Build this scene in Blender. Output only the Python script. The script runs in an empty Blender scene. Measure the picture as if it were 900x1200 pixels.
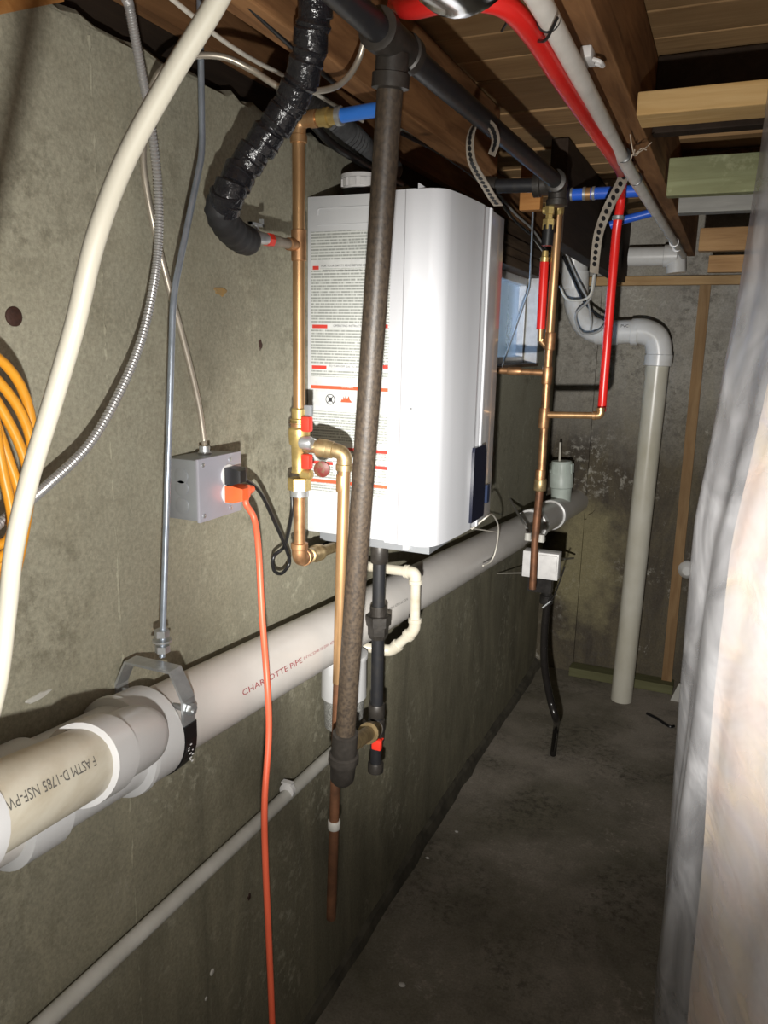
import bpy, bmesh, math, random
from mathutils import Vector, Matrix
V = Vector
rnd = random.Random(7)
scene = bpy.context.scene
col = scene.collection

# ------------------------------------------------------------------ camera
CAM_Z = 1.62
FPX = 910.0
def _basis():
    d = V((860-450, -(412-600), -FPX)).normalized()
    dn = V((350-450, -(4900-600), -FPX)).normalized()
    up = -dn; up = (up - d*d.dot(up)).normalized()
    x = d.cross(up)
    return Matrix((x, d, up))          # world = RM @ cam
RM = _basis()
cam = bpy.data.cameras.new('camera')
cam.sensor_fit = 'VERTICAL'; cam.sensor_height = 36.0; cam.lens = FPX/1200*36
cam.clip_start = 0.02; cam.clip_end = 60
cam_o = bpy.data.objects.new('camera', cam); col.objects.link(cam_o)
cam_o.matrix_world = Matrix.Translation((0, 0, CAM_Z)) @ RM.to_4x4()
scene.camera = cam_o

# ------------------------------------------------------------------ world, lights, exposure
w = bpy.data.worlds.new('world'); scene.world = w; w.use_nodes = True
bg = w.node_tree.nodes['Background']
bg.inputs['Color'].default_value = (0.50, 0.70, 0.98, 1); bg.inputs['Strength'].default_value = 2.6

def spot(name, loc, aim, energy, size, blend, radius, color):
    l = bpy.data.lights.new(name, 'SPOT'); l.energy = energy; l.spot_size = math.radians(size)
    l.spot_blend = blend; l.shadow_soft_size = radius; l.color = color
    o = bpy.data.objects.new(name, l); col.objects.link(o); o.location = loc
    o.rotation_euler = (V(aim)-V(loc)).to_track_quat('-Z', 'Y').to_euler()
    return o
# the torch held a little below the eye: wide spill, plus a spot added to brighten the far end
spot('torch_spill', (-0.05, 0.08, 1.42), (-0.62, 1.55, 1.60), 43, 150, 1.0, 0.010, (1.0, 0.97, 0.92))
spot('far_fill', (-0.05, 0.08, 1.42), (-0.60, 3.0, 1.10), 230, 62, 1.0, 0.010, (1.0, 0.97, 0.92))
# weak fill light added behind the viewer
bl = bpy.data.lights.new('rear_fill', 'POINT'); bl.energy = 5; bl.shadow_soft_size = 0.05; bl.color = (1, 0.9, 0.75)
blo = bpy.data.objects.new('rear_fill', bl); col.objects.link(blo); blo.location = (-0.1, -1.0, 1.85)

vs = scene.view_settings
vs.view_transform = 'Standard'; vs.look = 'None'; vs.gamma = 1; vs.use_curve_mapping = False
vs.exposure = -0.12

# ------------------------------------------------------------------ points in the place
def ray(px, py): return RM @ V((px-450, -(py-600), -FPX))
O = V((0, 0, CAM_Z))
def PX(px, py, x): v = ray(px, py); return O + v*(x/v.x)      # point on the plane x = const
def PY(px, py, y): v = ray(px, py); return O + v*(y/v.y)
def PZ(px, py, z): v = ray(px, py); return O + v*((z-CAM_Z)/v.z)

# ------------------------------------------------------------------ materials
def nm(name):
    m = bpy.data.materials.new(name); m.use_nodes = True
    nt = m.node_tree; b = nt.nodes['Principled BSDF']
    return m, nt, b
def N(nt, t, **kw):
    n = nt.nodes.new(t)
    for k, v in kw.items():
        if k in n.inputs: n.inputs[k].default_value = v
        else: setattr(n, k, v)
    return n
def L(nt, a, b): nt.links.new(a, b)
def coords(nt, scale=(1,1,1), rot=(0,0,0)):
    tc = N(nt, 'ShaderNodeTexCoord'); mp = N(nt, 'ShaderNodeMapping')
    mp.inputs['Scale'].default_value = scale; mp.inputs['Rotation'].default_value = rot
    L(nt, tc.outputs['Object'], mp.inputs['Vector']); return mp.outputs['Vector']
def noise(nt, vec, scale, detail=4, rough=0.55, dist=0):
    n = N(nt, 'ShaderNodeTexNoise'); n.inputs['Scale'].default_value = scale
    n.inputs['Detail'].default_value = detail; n.inputs['Roughness'].default_value = rough
    n.inputs['Distortion'].default_value = dist
    L(nt, vec, n.inputs['Vector']); return n.outputs['Fac']
def ramp(nt, fac, stops):
    r = N(nt, 'ShaderNodeValToRGB'); e = r.color_ramp.elements
    while len(e) < len(stops): e.new(0.5)
    for i, (p, c) in enumerate(stops):
        e[i].position = p; e[i].color = (c, c, c, 1) if isinstance(c, (int, float)) else (*c, 1)
    L(nt, fac, r.inputs['Fac']); return r.outputs['Color']
def mix(nt, fac, a, b, mode='MIX'):
    m = N(nt, 'ShaderNodeMix', data_type='RGBA', blend_type=mode)
    for s, v in ((m.inputs[0], fac), (m.inputs[6], a), (m.inputs[7], b)):
        if isinstance(v, (int, float)): s.default_value = v
        elif isinstance(v, tuple): s.default_value = (*v, 1)
        else: L(nt, v, s)
    return m.outputs[2]
def math_(nt, op, a, b=None):
    m = N(nt, 'ShaderNodeMath', operation=op)
    for s, v in ((m.inputs[0], a), (m.inputs[1], b)):
        if v is None: continue
        if isinstance(v, (int, float)): s.default_value = v
        else: L(nt, v, s)
    return m.outputs[0]
def bump(nt, b, h, strength=0.3, dist=0.01):
    n = N(nt, 'ShaderNodeBump'); n.inputs['Strength'].default_value = strength; n.inputs['Distance'].default_value = dist
    L(nt, h, n.inputs['Height']); L(nt, n.outputs['Normal'], b.inputs['Normal'])

def simple(name, c, rough=0.5, metal=0, c2=None, scale=40, amount=(0.4, 0.65), bstr=0.0, stretch=(1,1,1), coat=0):
    m, nt, b = nm(name)
    b.inputs['Roughness'].default_value = rough; b.inputs['Metallic'].default_value = metal
    b.inputs['Coat Weight'].default_value = coat
    vec = coords(nt, stretch)
    f = noise(nt, vec, scale)
    c2 = c2 or tuple(x*0.86 for x in c)
    L(nt, ramp(nt, f, [(amount[0], c), (amount[1], c2)]), b.inputs['Base Color'])
    if bstr: bump(nt, b, f, bstr, 0.004)
    return m

def concrete(name, light, dark, stain, streak, zdamp=None, white=0.0, blob=None):
    m, nt, b = nm(name)
    vec = coords(nt)
    big = noise(nt, vec, 1.6, 5, 0.6, 0.4); med = noise(nt, vec, 7, 6, 0.62); fine = noise(nt, vec, 150, 5, 0.75)
    c = mix(nt, ramp(nt, big, [(0.38, 0), (0.64, 1)]), light, dark)
    c = mix(nt, ramp(nt, med, [(0.48, 0), (0.8, 0.6)]), c, stain)
    vs_ = coords(nt, (3.2, 3.2, 0.9))
    st = noise(nt, vs_, 2.0, 7, 0.72, 0.7)
    c = mix(nt, ramp(nt, st, [(0.54, 0), (0.7, 0.55)]), c, streak)
    if zdamp:
        tc = N(nt, 'ShaderNodeTexCoord'); sp = N(nt, 'ShaderNodeSeparateXYZ'); L(nt, tc.outputs['Object'], sp.inputs[0])
        # tide line of damp: irregular edge, mottled inside
        zz = math_(nt, 'ADD', sp.outputs['Z'], math_(nt, 'MULTIPLY', math_(nt, 'SUBTRACT', big, 0.5), 1.3))
        zz = math_(nt, 'ADD', zz, math_(nt, 'MULTIPLY', math_(nt, 'SUBTRACT', med, 0.5), 0.5))
        mask = ramp(nt, math_(nt, 'DIVIDE', zz, 2.2), [(zdamp[0]/2.2, 1), (zdamp[1]/2.2, 0)])
        wet = mix(nt, ramp(nt, st, [(0.36, 0), (0.72, 1)]), zdamp[2], zdamp[3])
        c = mix(nt, mask, c, wet)
    pm_ = noise(nt, vec, 3.2, 3, 0.5, 0.3); grit = noise(nt, vec, 38, 5, 0.7)
    pk_ = math_(nt, 'MULTIPLY', ramp(nt, pm_, [(0.46, 0), (0.62, 1)]), ramp(nt, grit, [(0.47, 0), (0.62, 0.6)]))
    c = mix(nt, pk_, c, tuple(x*0.55 for x in stain))
    lk = math_(nt, 'MULTIPLY', ramp(nt, pm_, [(0.36, 1), (0.47, 0)]), ramp(nt, grit, [(0.52, 0), (0.64, 0.6)]))
    c = mix(nt, lk, c, tuple(min(1, x*1.25) for x in light))
    if white:
        wv = noise(nt, coords(nt, (3, 3, 1.2)), 6, 8, 0.75, 0.6)
        c = mix(nt, ramp(nt, wv, [(0.63, 0), (0.72, white)]), c, (0.5, 0.48, 0.43))
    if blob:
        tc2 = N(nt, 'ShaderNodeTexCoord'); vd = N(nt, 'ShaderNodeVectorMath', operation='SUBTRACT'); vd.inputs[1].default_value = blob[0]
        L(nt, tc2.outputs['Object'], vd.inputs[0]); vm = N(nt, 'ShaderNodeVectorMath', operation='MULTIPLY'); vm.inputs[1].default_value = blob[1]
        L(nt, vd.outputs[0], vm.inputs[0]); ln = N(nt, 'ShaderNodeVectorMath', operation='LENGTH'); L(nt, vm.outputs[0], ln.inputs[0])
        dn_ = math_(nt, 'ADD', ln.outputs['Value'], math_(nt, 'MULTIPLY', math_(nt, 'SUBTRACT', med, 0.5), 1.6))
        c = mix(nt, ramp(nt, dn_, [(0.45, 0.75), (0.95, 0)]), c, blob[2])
    sp2 = ramp(nt, fine, [(0.32, 0.74), (0.66, 1.14)])
    c = mix(nt, 1.0, c, sp2, 'MULTIPLY')
    L(nt, c, b.inputs['Base Color'])
    b.inputs['Roughness'].default_value = 0.88; b.inputs['Specular IOR Level'].default_value = 0.25
    h = math_(nt, 'ADD', math_(nt, 'MULTIPLY', fine, 0.5), math_(nt, 'MULTIPLY', med, 0.35))
    bump(nt, b, h, 0.32, 0.006)
    return m

def wood(name, c1, c2, axis='x', scale=1.0, rough=0.75, knots=True, stain=None):
    m, nt, b = nm(name)
    s = {'x': (1.2, 14, 14), 'y': (14, 1.2, 14), 'z': (14, 14, 1.2)}[axis]
    oi = N(nt, 'ShaderNodeObjectInfo')
    tc = N(nt, 'ShaderNodeTexCoord'); add = N(nt, 'ShaderNodeVectorMath', operation='ADD')
    sc = N(nt, 'ShaderNodeVectorMath', operation='SCALE'); sc.inputs[0].default_value = (3.1, 5.7, 2.3)
    L(nt, oi.outputs['Random'], sc.inputs['Scale'])
    L(nt, tc.outputs['Object'], add.inputs[0]); L(nt, sc.outputs[0], add.inputs[1])
    mp = N(nt, 'ShaderNodeMapping'); mp.inputs['Scale'].default_value = tuple(x*scale for x in s); L(nt, add.outputs[0], mp.inputs['Vector'])
    g = noise(nt, mp.outputs['Vector'], 3.0, 6, 0.6, 0.9)
    big = noise(nt, add.outputs[0], 3.5, 3, 0.5)
    c = mix(nt, ramp(nt, g, [(0.34, 0), (0.66, 1)]), c1, c2)
    c = mix(nt, ramp(nt, big, [(0.4, 0), (0.75, 0.5)]), c, tuple(x*0.5 for x in c2))
    if knots:
        vo = N(nt, 'ShaderNodeTexVoronoi'); vo.inputs['Scale'].default_value = 4.5
        L(nt, add.outputs[0], vo.inputs['Vector'])
        c = mix(nt, ramp(nt, vo.outputs['Distance'], [(0.03, 0.85), (0.085, 0)]), c, tuple(x*0.3 for x in c2))
    if stain: 
        sn = noise(nt, add.outputs[0], 6, 6, 0.7)
        c = mix(nt, ramp(nt, sn, [(0.5, 0), (0.62, 0.8)]), c, stain)
    c = mix(nt, 1.0, c, ramp(nt, oi.outputs['Random'], [(0.0, 0.72), (0.5, 1.0), (1.0, 1.18)]), 'MULTIPLY')     # each board its own tone
    L(nt, c, b.inputs['Base Color']); b.inputs['Roughness'].default_value = rough
    b.inputs['Specular IOR Level'].default_value = 0.25
    bump(nt, b, g, 0.25, 0.004)
    return m

M = {}
M['wall'] = concrete('wall_concrete', (0.385, 0.37, 0.285), (0.315, 0.302, 0.232), (0.25, 0.228, 0.158), (0.33, 0.31, 0.235),
                     (0.60, 1.40, (0.150, 0.138, 0.098), (0.29, 0.268, 0.185)), 0.25)
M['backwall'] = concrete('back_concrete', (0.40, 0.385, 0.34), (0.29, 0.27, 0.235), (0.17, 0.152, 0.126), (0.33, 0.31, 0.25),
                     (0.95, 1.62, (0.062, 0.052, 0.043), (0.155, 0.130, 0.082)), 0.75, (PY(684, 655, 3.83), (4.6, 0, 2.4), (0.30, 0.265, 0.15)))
M['floor'] = concrete('floor_concrete', (0.31, 0.275, 0.23), (0.145, 0.132, 0.095), (0.085, 0.074, 0.056), (0.26, 0.235, 0.195), None, 0.45)
M['dampdirt'] = simple('damp_dirt', (0.095, 0.085, 0.062), 0.8, 0, (0.045, 0.04, 0.03), 18, (0.35, 0.65), 0.4)
M['subfloor'] = wood('subfloor_plank_wood', (0.52, 0.33, 0.16), (0.40, 0.24, 0.11), 'x')
M['joist'] = wood('joist_wood', (0.36, 0.185, 0.080), (0.17, 0.080, 0.034), 'y')
M['shadewood'] = wood('sill_shade_wood', (0.03, 0.02, 0.013), (0.016, 0.011, 0.008), 'y')  # near-black: the sill's shadow is put into the wood colour
M['brownboard'] = wood('brown_board', (0.060, 0.038, 0.024), (0.036, 0.022, 0.014), 'y', knots=False)
M['pine'] = wood('new_pine', (0.72, 0.50, 0.235), (0.58, 0.36, 0.14), 'x')
M['orangewood'] = wood('orange_pine', (0.50, 0.24, 0.075), (0.36, 0.15, 0.04), 'x', knots=False)
M['greenwood'] = wood('treated_green_wood', (0.26, 0.275, 0.15), (0.20, 0.205, 0.105), 'x', stain=(0.42, 0.43, 0.27))
M['greywood'] = wood('grey_wood', (0.30, 0.295, 0.27), (0.22, 0.215, 0.20), 'x')
M['tanwood'] = wood('tan_wood', (0.38, 0.23, 0.105), (0.26, 0.145, 0.062), 'x')
M['plate'] = wood('plate_wood', (0.46, 0.31, 0.15), (0.36, 0.22, 0.10), 'x')
M['studwood'] = wood('stud_wood', (0.40, 0.255, 0.125), (0.30, 0.175, 0.08), 'z')
M['bottomplate'] = wood('treated_bottom_plate', (0.20, 0.20, 0.10), (0.15, 0.145, 0.07), 'x')
M['lintel'] = wood('lintel_wood', (0.16, 0.105, 0.062), (0.075, 0.046, 0.027), 'y')
M['enamel'] = simple('white_enamel', (0.51, 0.52, 0.545), 0.3, 0, (0.495, 0.505, 0.53), 3, coat=0.3)
M['enamel2'] = simple('white_side_panel', (0.58, 0.595, 0.61), 0.38, 0, (0.56, 0.575, 0.59), 3)
M['pvc'] = simple('white_pvc', (0.64, 0.615, 0.585), 0.36, 0, (0.585, 0.56, 0.53), 9, (0.35, 0.7))
M['pvcold'] = simple('cream_pvc', (0.58, 0.545, 0.45), 0.38, 0, (0.47, 0.42, 0.32), 14, (0.4, 0.75), stretch=(1,1,3))
M['pvcfit'] = simple('pvc_fitting', (0.60, 0.605, 0.61), 0.32, 0, (0.56, 0.56, 0.56), 6)
M['pvcfar'] = simple('far_drain_pvc', (0.70, 0.70, 0.69), 0.3, 0, (0.60, 0.59, 0.56), 10)
M['pvcstain'] = simple('stained_drain_pvc', (0.62, 0.60, 0.52), 0.3, 0, (0.46, 0.43, 0.33), 5, (0.35, 0.7), stretch=(1,1,0.6))
M['pvcgrey'] = simple('dusty_small_pvc', (0.52, 0.51, 0.47), 0.45, 0, (0.43, 0.42, 0.38), 12)
M['pvcgreen'] = simple('pale_green_cleanout', (0.55, 0.62, 0.57), 0.4, 0, (0.47, 0.53, 0.48), 20)
M['cable'] = simple('cream_cable', (0.27, 0.255, 0.21), 0.4, 0, (0.25, 0.235, 0.195), 5)
M['wirewhite'] = simple('white_wire', (0.68, 0.65, 0.57), 0.4)
M['wiregrey'] = simple('grey_wire', (0.34, 0.33, 0.31), 0.4)
M['copper'] = simple('copper', (0.62, 0.38, 0.19), 0.38, 0.75, (0.40, 0.235, 0.11), 30, (0.35, 0.7), stretch=(1,1,0.3))
M['copperdull'] = simple('dull_copper', (0.60, 0.34, 0.17), 0.45, 0.8, (0.32, 0.17, 0.085), 40, (0.35, 0.68))
M['copperrust'] = simple('tarnished_copper', (0.25, 0.115, 0.06), 0.5, 0.5, (0.12, 0.06, 0.035), 30, (0.35, 0.68))
M['brass'] = simple('brass', (0.62, 0.47, 0.18), 0.42, 0.7, (0.46, 0.34, 0.13), 60)
M['brassdull'] = simple('dull_brass', (0.50, 0.38, 0.20), 0.45, 0.75, (0.28, 0.20, 0.10), 60, (0.35, 0.65))
M['steel'] = simple('zinc_steel', (0.55, 0.57, 0.58), 0.35, 0.7, (0.44, 0.46, 0.47), 60)
M['boltsteel'] = simple('blue_zinc_rod', (0.42, 0.48, 0.56), 0.32, 0.65, (0.34, 0.39, 0.46), 50)
M['strapsteel'] = simple('galvanised_strap', (0.36, 0.32, 0.265), 0.55, 0.3, (0.25, 0.21, 0.17), 30)
M['boxsteel'] = simple('galvanised_box', (0.34, 0.36, 0.38), 0.42, 0.5, (0.32, 0.335, 0.36), 25)
M['boxface'] = simple('painted_box_cover', (0.42, 0.42, 0.48), 0.4, 0.2, (0.38, 0.38, 0.43), 12)
M['iron'] = simple('rusty_iron_pipe', (0.062, 0.045, 0.030), 0.5, 0.0, (0.027, 0.020, 0.015), 210, (0.38, 0.66), 0.12, (1, 1, 0.75))
M['irondark'] = simple('black_iron', (0.045, 0.042, 0.040), 0.34, 0.5, (0.022, 0.020, 0.019), 40, (0.35, 0.66), 0.15)
M['blackpipe'] = simple('black_gas_pipe', (0.018, 0.0185, 0.021), 0.42, 0.1, (0.030, 0.028, 0.026), 60, (0.5, 0.75))
M['blackfit'] = simple('black_iron_fitting', (0.042, 0.037, 0.032), 0.45, 0.2, (0.024, 0.021, 0.018), 50, (0.35, 0.66), 0.2)
M['blackplastic'] = simple('black_plastic', (0.012, 0.012, 0.013), 0.35)
M['tape'] = simple('black_tape_wrap', (0.012, 0.012, 0.015), 0.2, 0, (0.018, 0.018, 0.02), 70, (0.35, 0.65), 0.9)
M['foam'] = simple('dark_foam', (0.022, 0.022, 0.024), 0.6, 0, (0.014, 0.014, 0.015), 60, bstr=0.3)
M['red'] = simple('red_pex', (0.72, 0.022, 0.018), 0.32, 0, (0.62, 0.018, 0.014), 10)
M['redhandle'] = simple('red_handle', (0.85, 0.045, 0.025), 0.4)
M['blue'] = simple('blue_pex', (0.035, 0.19, 0.68), 0.33, 0, (0.03, 0.15, 0.55), 12)
M['bluedark'] = simple('deep_blue_pex', (0.03, 0.14, 0.72), 0.35, 0, (0.025, 0.11, 0.60), 12)
M['conduit'] = simple('white_pex', (0.78, 0.75, 0.70), 0.4, 0, (0.66, 0.63, 0.58), 14)
M['orangecord'] = simple('orange_cord', (0.78, 0.135, 0.065), 0.42, 0, (0.70, 0.115, 0.055), 10)
M['orangeplug'] = simple('orange_plug', (0.90, 0.13, 0.035), 0.38)
M['yellowcord'] = simple('amber_cord', (0.82, 0.36, 0.025), 0.4, 0, (0.70, 0.29, 0.02), 10)
M['ductgrey'] = simple('grey_flex_duct', (0.13, 0.135, 0.14), 0.5, 0, (0.09, 0.093, 0.097), 60, bstr=0.2)
M['chrome'] = simple('bright_duct_metal', (0.75, 0.76, 0.78), 0.15, 1)
M['display'] = simple('navy_display', (0.007, 0.009, 0.022), 0.25)
M['bluetag'] = simple('blue_badge', (0.016, 0.026, 0.062), 0.3)
M['inkred'] = simple('red_print', (0.62, 0.05, 0.035), 0.5)
M['dullred'] = simple('dull_red_disc', (0.13, 0.016, 0.012), 0.5, 0, (0.12, 0.065, 0.03), 120, (0.45, 0.6))
M['inkorange'] = simple('red_orange_print', (0.75, 0.11, 0.045), 0.5)
M['inkblack'] = simple('black_print', (0.035, 0.035, 0.04), 0.5)
M['inkgrey'] = simple('grey_print', (0.13, 0.125, 0.115), 0.5)
M['inkpvc'] = simple('dark_red_print', (0.33, 0.05, 0.06), 0.5)
M['inkwhite'] = simple('white_print', (0.75, 0.75, 0.75), 0.5)
M['rustspot'] = simple('rust', (0.055, 0.022, 0.014), 0.7, 0, (0.035, 0.015, 0.01), 90, bstr=0.4)
M['whiteplastic'] = simple('white_plastic', (0.72, 0.71, 0.70), 0.35)
M['mesh'] = simple('filter_media', (0.36, 0.36, 0.34), 0.5, 0, (0.20, 0.20, 0.19), 260, (0.42, 0.56), 0.4)
M['pebble'] = simple('pale_pebble', (0.55, 0.53, 0.49), 0.8)
M['rope'] = simple('pale_string', (0.50, 0.42, 0.33), 0.8)
M['hosewet'] = simple('dark_rubber_hose', (0.016, 0.014, 0.013), 0.25)

def paper_mat():                                         # flat print: rows of small type
    m, nt, b = nm('printed_label')
    tc = N(nt, 'ShaderNodeTexCoord'); sp = N(nt, 'ShaderNodeSeparateXYZ'); L(nt, tc.outputs['Object'], sp.inputs[0])
    rowsN = 178.0
    zr = math_(nt, 'MULTIPLY', sp.outputs['Z'], rowsN)
    fr = math_(nt, 'FRACT', zr); fl = math_(nt, 'FLOOR', zr)
    online = math_(nt, 'GREATER_THAN', fr, 0.42)
    cb = N(nt, 'ShaderNodeCombineXYZ'); L(nt, math_(nt, 'MULTIPLY', sp.outputs['X'], 520.0), cb.inputs[0]); L(nt, math_(nt, 'MULTIPLY', fl, 7.3), cb.inputs[1])
    wn = noise(nt, cb.outputs[0], 1.0, 2, 0.6)
    words = ramp(nt, wn, [(0.36, 0), (0.46, 1)])
    wh = N(nt, 'ShaderNodeTexWhiteNoise', noise_dimensions='1D'); L(nt, fl, wh.inputs['W'])
    # each row stops at its own length
    lim = math_(nt, 'ADD', math_(nt, 'MULTIPLY', wh.outputs['Value'], 0.19), 0.06)
    inside = math_(nt, 'LESS_THAN', sp.outputs['X'], lim)
    f = math_(nt, 'MULTIPLY', math_(nt, 'MULTIPLY', online, words), inside)
    c = mix(nt, math_(nt, 'MULTIPLY', f, 0.62), (0.60, 0.62, 0.595), (0.10, 0.115, 0.10))
    L(nt, c, b.inputs['Base Color']); b.inputs['Roughness'].default_value = 0.45
    return m
M['paper'] = paper_mat()

def armor_mat():
    m, nt, b = nm('armoured_cable_steel')
    b.inputs['Base Color'].default_value = (0.50, 0.50, 0.50, 1); b.inputs['Metallic'].default_value = 0.6; b.inputs['Roughness'].default_value = 0.32
    return m
M['armor'] = armor_mat()

def glass_mat():
    m, nt, b = nm('dirty_window_glass')
    b.inputs['Base Color'].default_value = (0.80, 0.88, 0.97, 1); b.inputs['Transmission Weight'].default_value = 0.9
    b.inputs['IOR'].default_value = 1.12
    f = noise(nt, coords(nt, (1, 1, 0.25)), 14, 5, 0.6)
    r = N(nt, 'ShaderNodeMapRange'); r.inputs['To Min'].default_value = 0.1; r.inputs['To Max'].default_value = 0.55
    L(nt, f, r.inputs['Value']); L(nt, r.outputs[0], b.inputs['Roughness'])
    return m
M['glass'] = glass_mat()

def sheet_mat():                                          # milky polythene, part see-through
    m, nt, b = nm('milky_polythene')
    f = noise(nt, coords(nt, (3, 3, 0.6)), 3.0, 1, 0.4, 0.5)
    f2 = noise(nt, coords(nt, (2.6, 0.8, 1.6)), 5, 3, 0.55, 1.0)
    b.inputs['Base Color'].default_value = (0.44, 0.44, 0.455, 1); b.inputs['Roughness'].default_value = 0.32
    b.inputs['Specular IOR Level'].default_value = 0.6
    h = math_(nt, 'ADD', f, math_(nt, 'MULTIPLY', f2, 0.7))
    bump(nt, b, h, 0.22, 0.02)
    tr = N(nt, 'ShaderNodeBsdfTransparent'); ms = N(nt, 'ShaderNodeMixShader')
    a = ramp(nt, f2, [(0.35, 0.30), (0.7, 0.70)])
    L(nt, a, ms.inputs['Fac']); L(nt, tr.outputs[0], ms.inputs[1]); L(nt, b.outputs[0], ms.inputs[2])
    L(nt, ms.outputs[0], nt.nodes['Material Output'].inputs['Surface'])
    return m
M['sheet'] = sheet_mat()
def batt_mat():
    m, nt, b = nm('fibreglass_insulation')
    v = coords(nt, (1, 0.3, 1.15))
    f = noise(nt, v, 15, 4, 0.6, 1.0); g = noise(nt, v, 7.0, 3, 0.5, 0.8)
    c = mix(nt, ramp(nt, f, [(0.36, 0), (0.64, 1)]), (0.66, 0.54, 0.37), (0.56, 0.49, 0.48))
    c = mix(nt, ramp(nt, g, [(0.42, 0), (0.62, 0.8)]), c, (0.60, 0.43, 0.34))
    L(nt, c, b.inputs['Base Color']); b.inputs['Roughness'].default_value = 0.9
    bump(nt, b, f, 0.25, 0.02)
    return m
M['batt'] = batt_mat()

# ------------------------------------------------------------------ mesh builder
def frame(d):
    d = d.normalized()
    a = V((0, 0, 1)) if abs(d.z) < 0.9 else V((1, 0, 0))
    e1 = a.cross(d).normalized(); return e1, d.cross(e1)
def smooth_path(pts, n=8):
    pts = [V(p) for p in pts]; out = []
    P = [pts[0]*2-pts[1]] + pts + [pts[-1]*2-pts[-2]]
    for i in range(1, len(P)-2):
        p0, p1, p2, p3 = P[i-1:i+3]
        for k in range(n):
            t = k/n; t2 = t*t; t3 = t2*t
            out.append(0.5*((2*p1)+(p2-p0)*t+(2*p0-5*p1+4*p2-p3)*t2+(3*p1-p0-3*p2+p3)*t3))
    out.append(pts[-1]); return out
def fillet(pts, r, n=6):
    pts = [V(p) for p in pts]; out = [pts[0]]
    for i in range(1, len(pts)-1):
        a, p, b = pts[i-1], pts[i], pts[i+1]
        da, db = (a-p), (b-p); la, lb = da.length, db.length
        da /= la; db /= lb
        rr = min(r, la*0.49, lb*0.49)
        q0, q1 = p+da*rr, p+db*rr
        for k in range(n+1):
            t = k/n; out.append(q0*(1-t)**2 + p*2*t*(1-t) + q1*t*t)
    out.append(pts[-1]); return out

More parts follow.
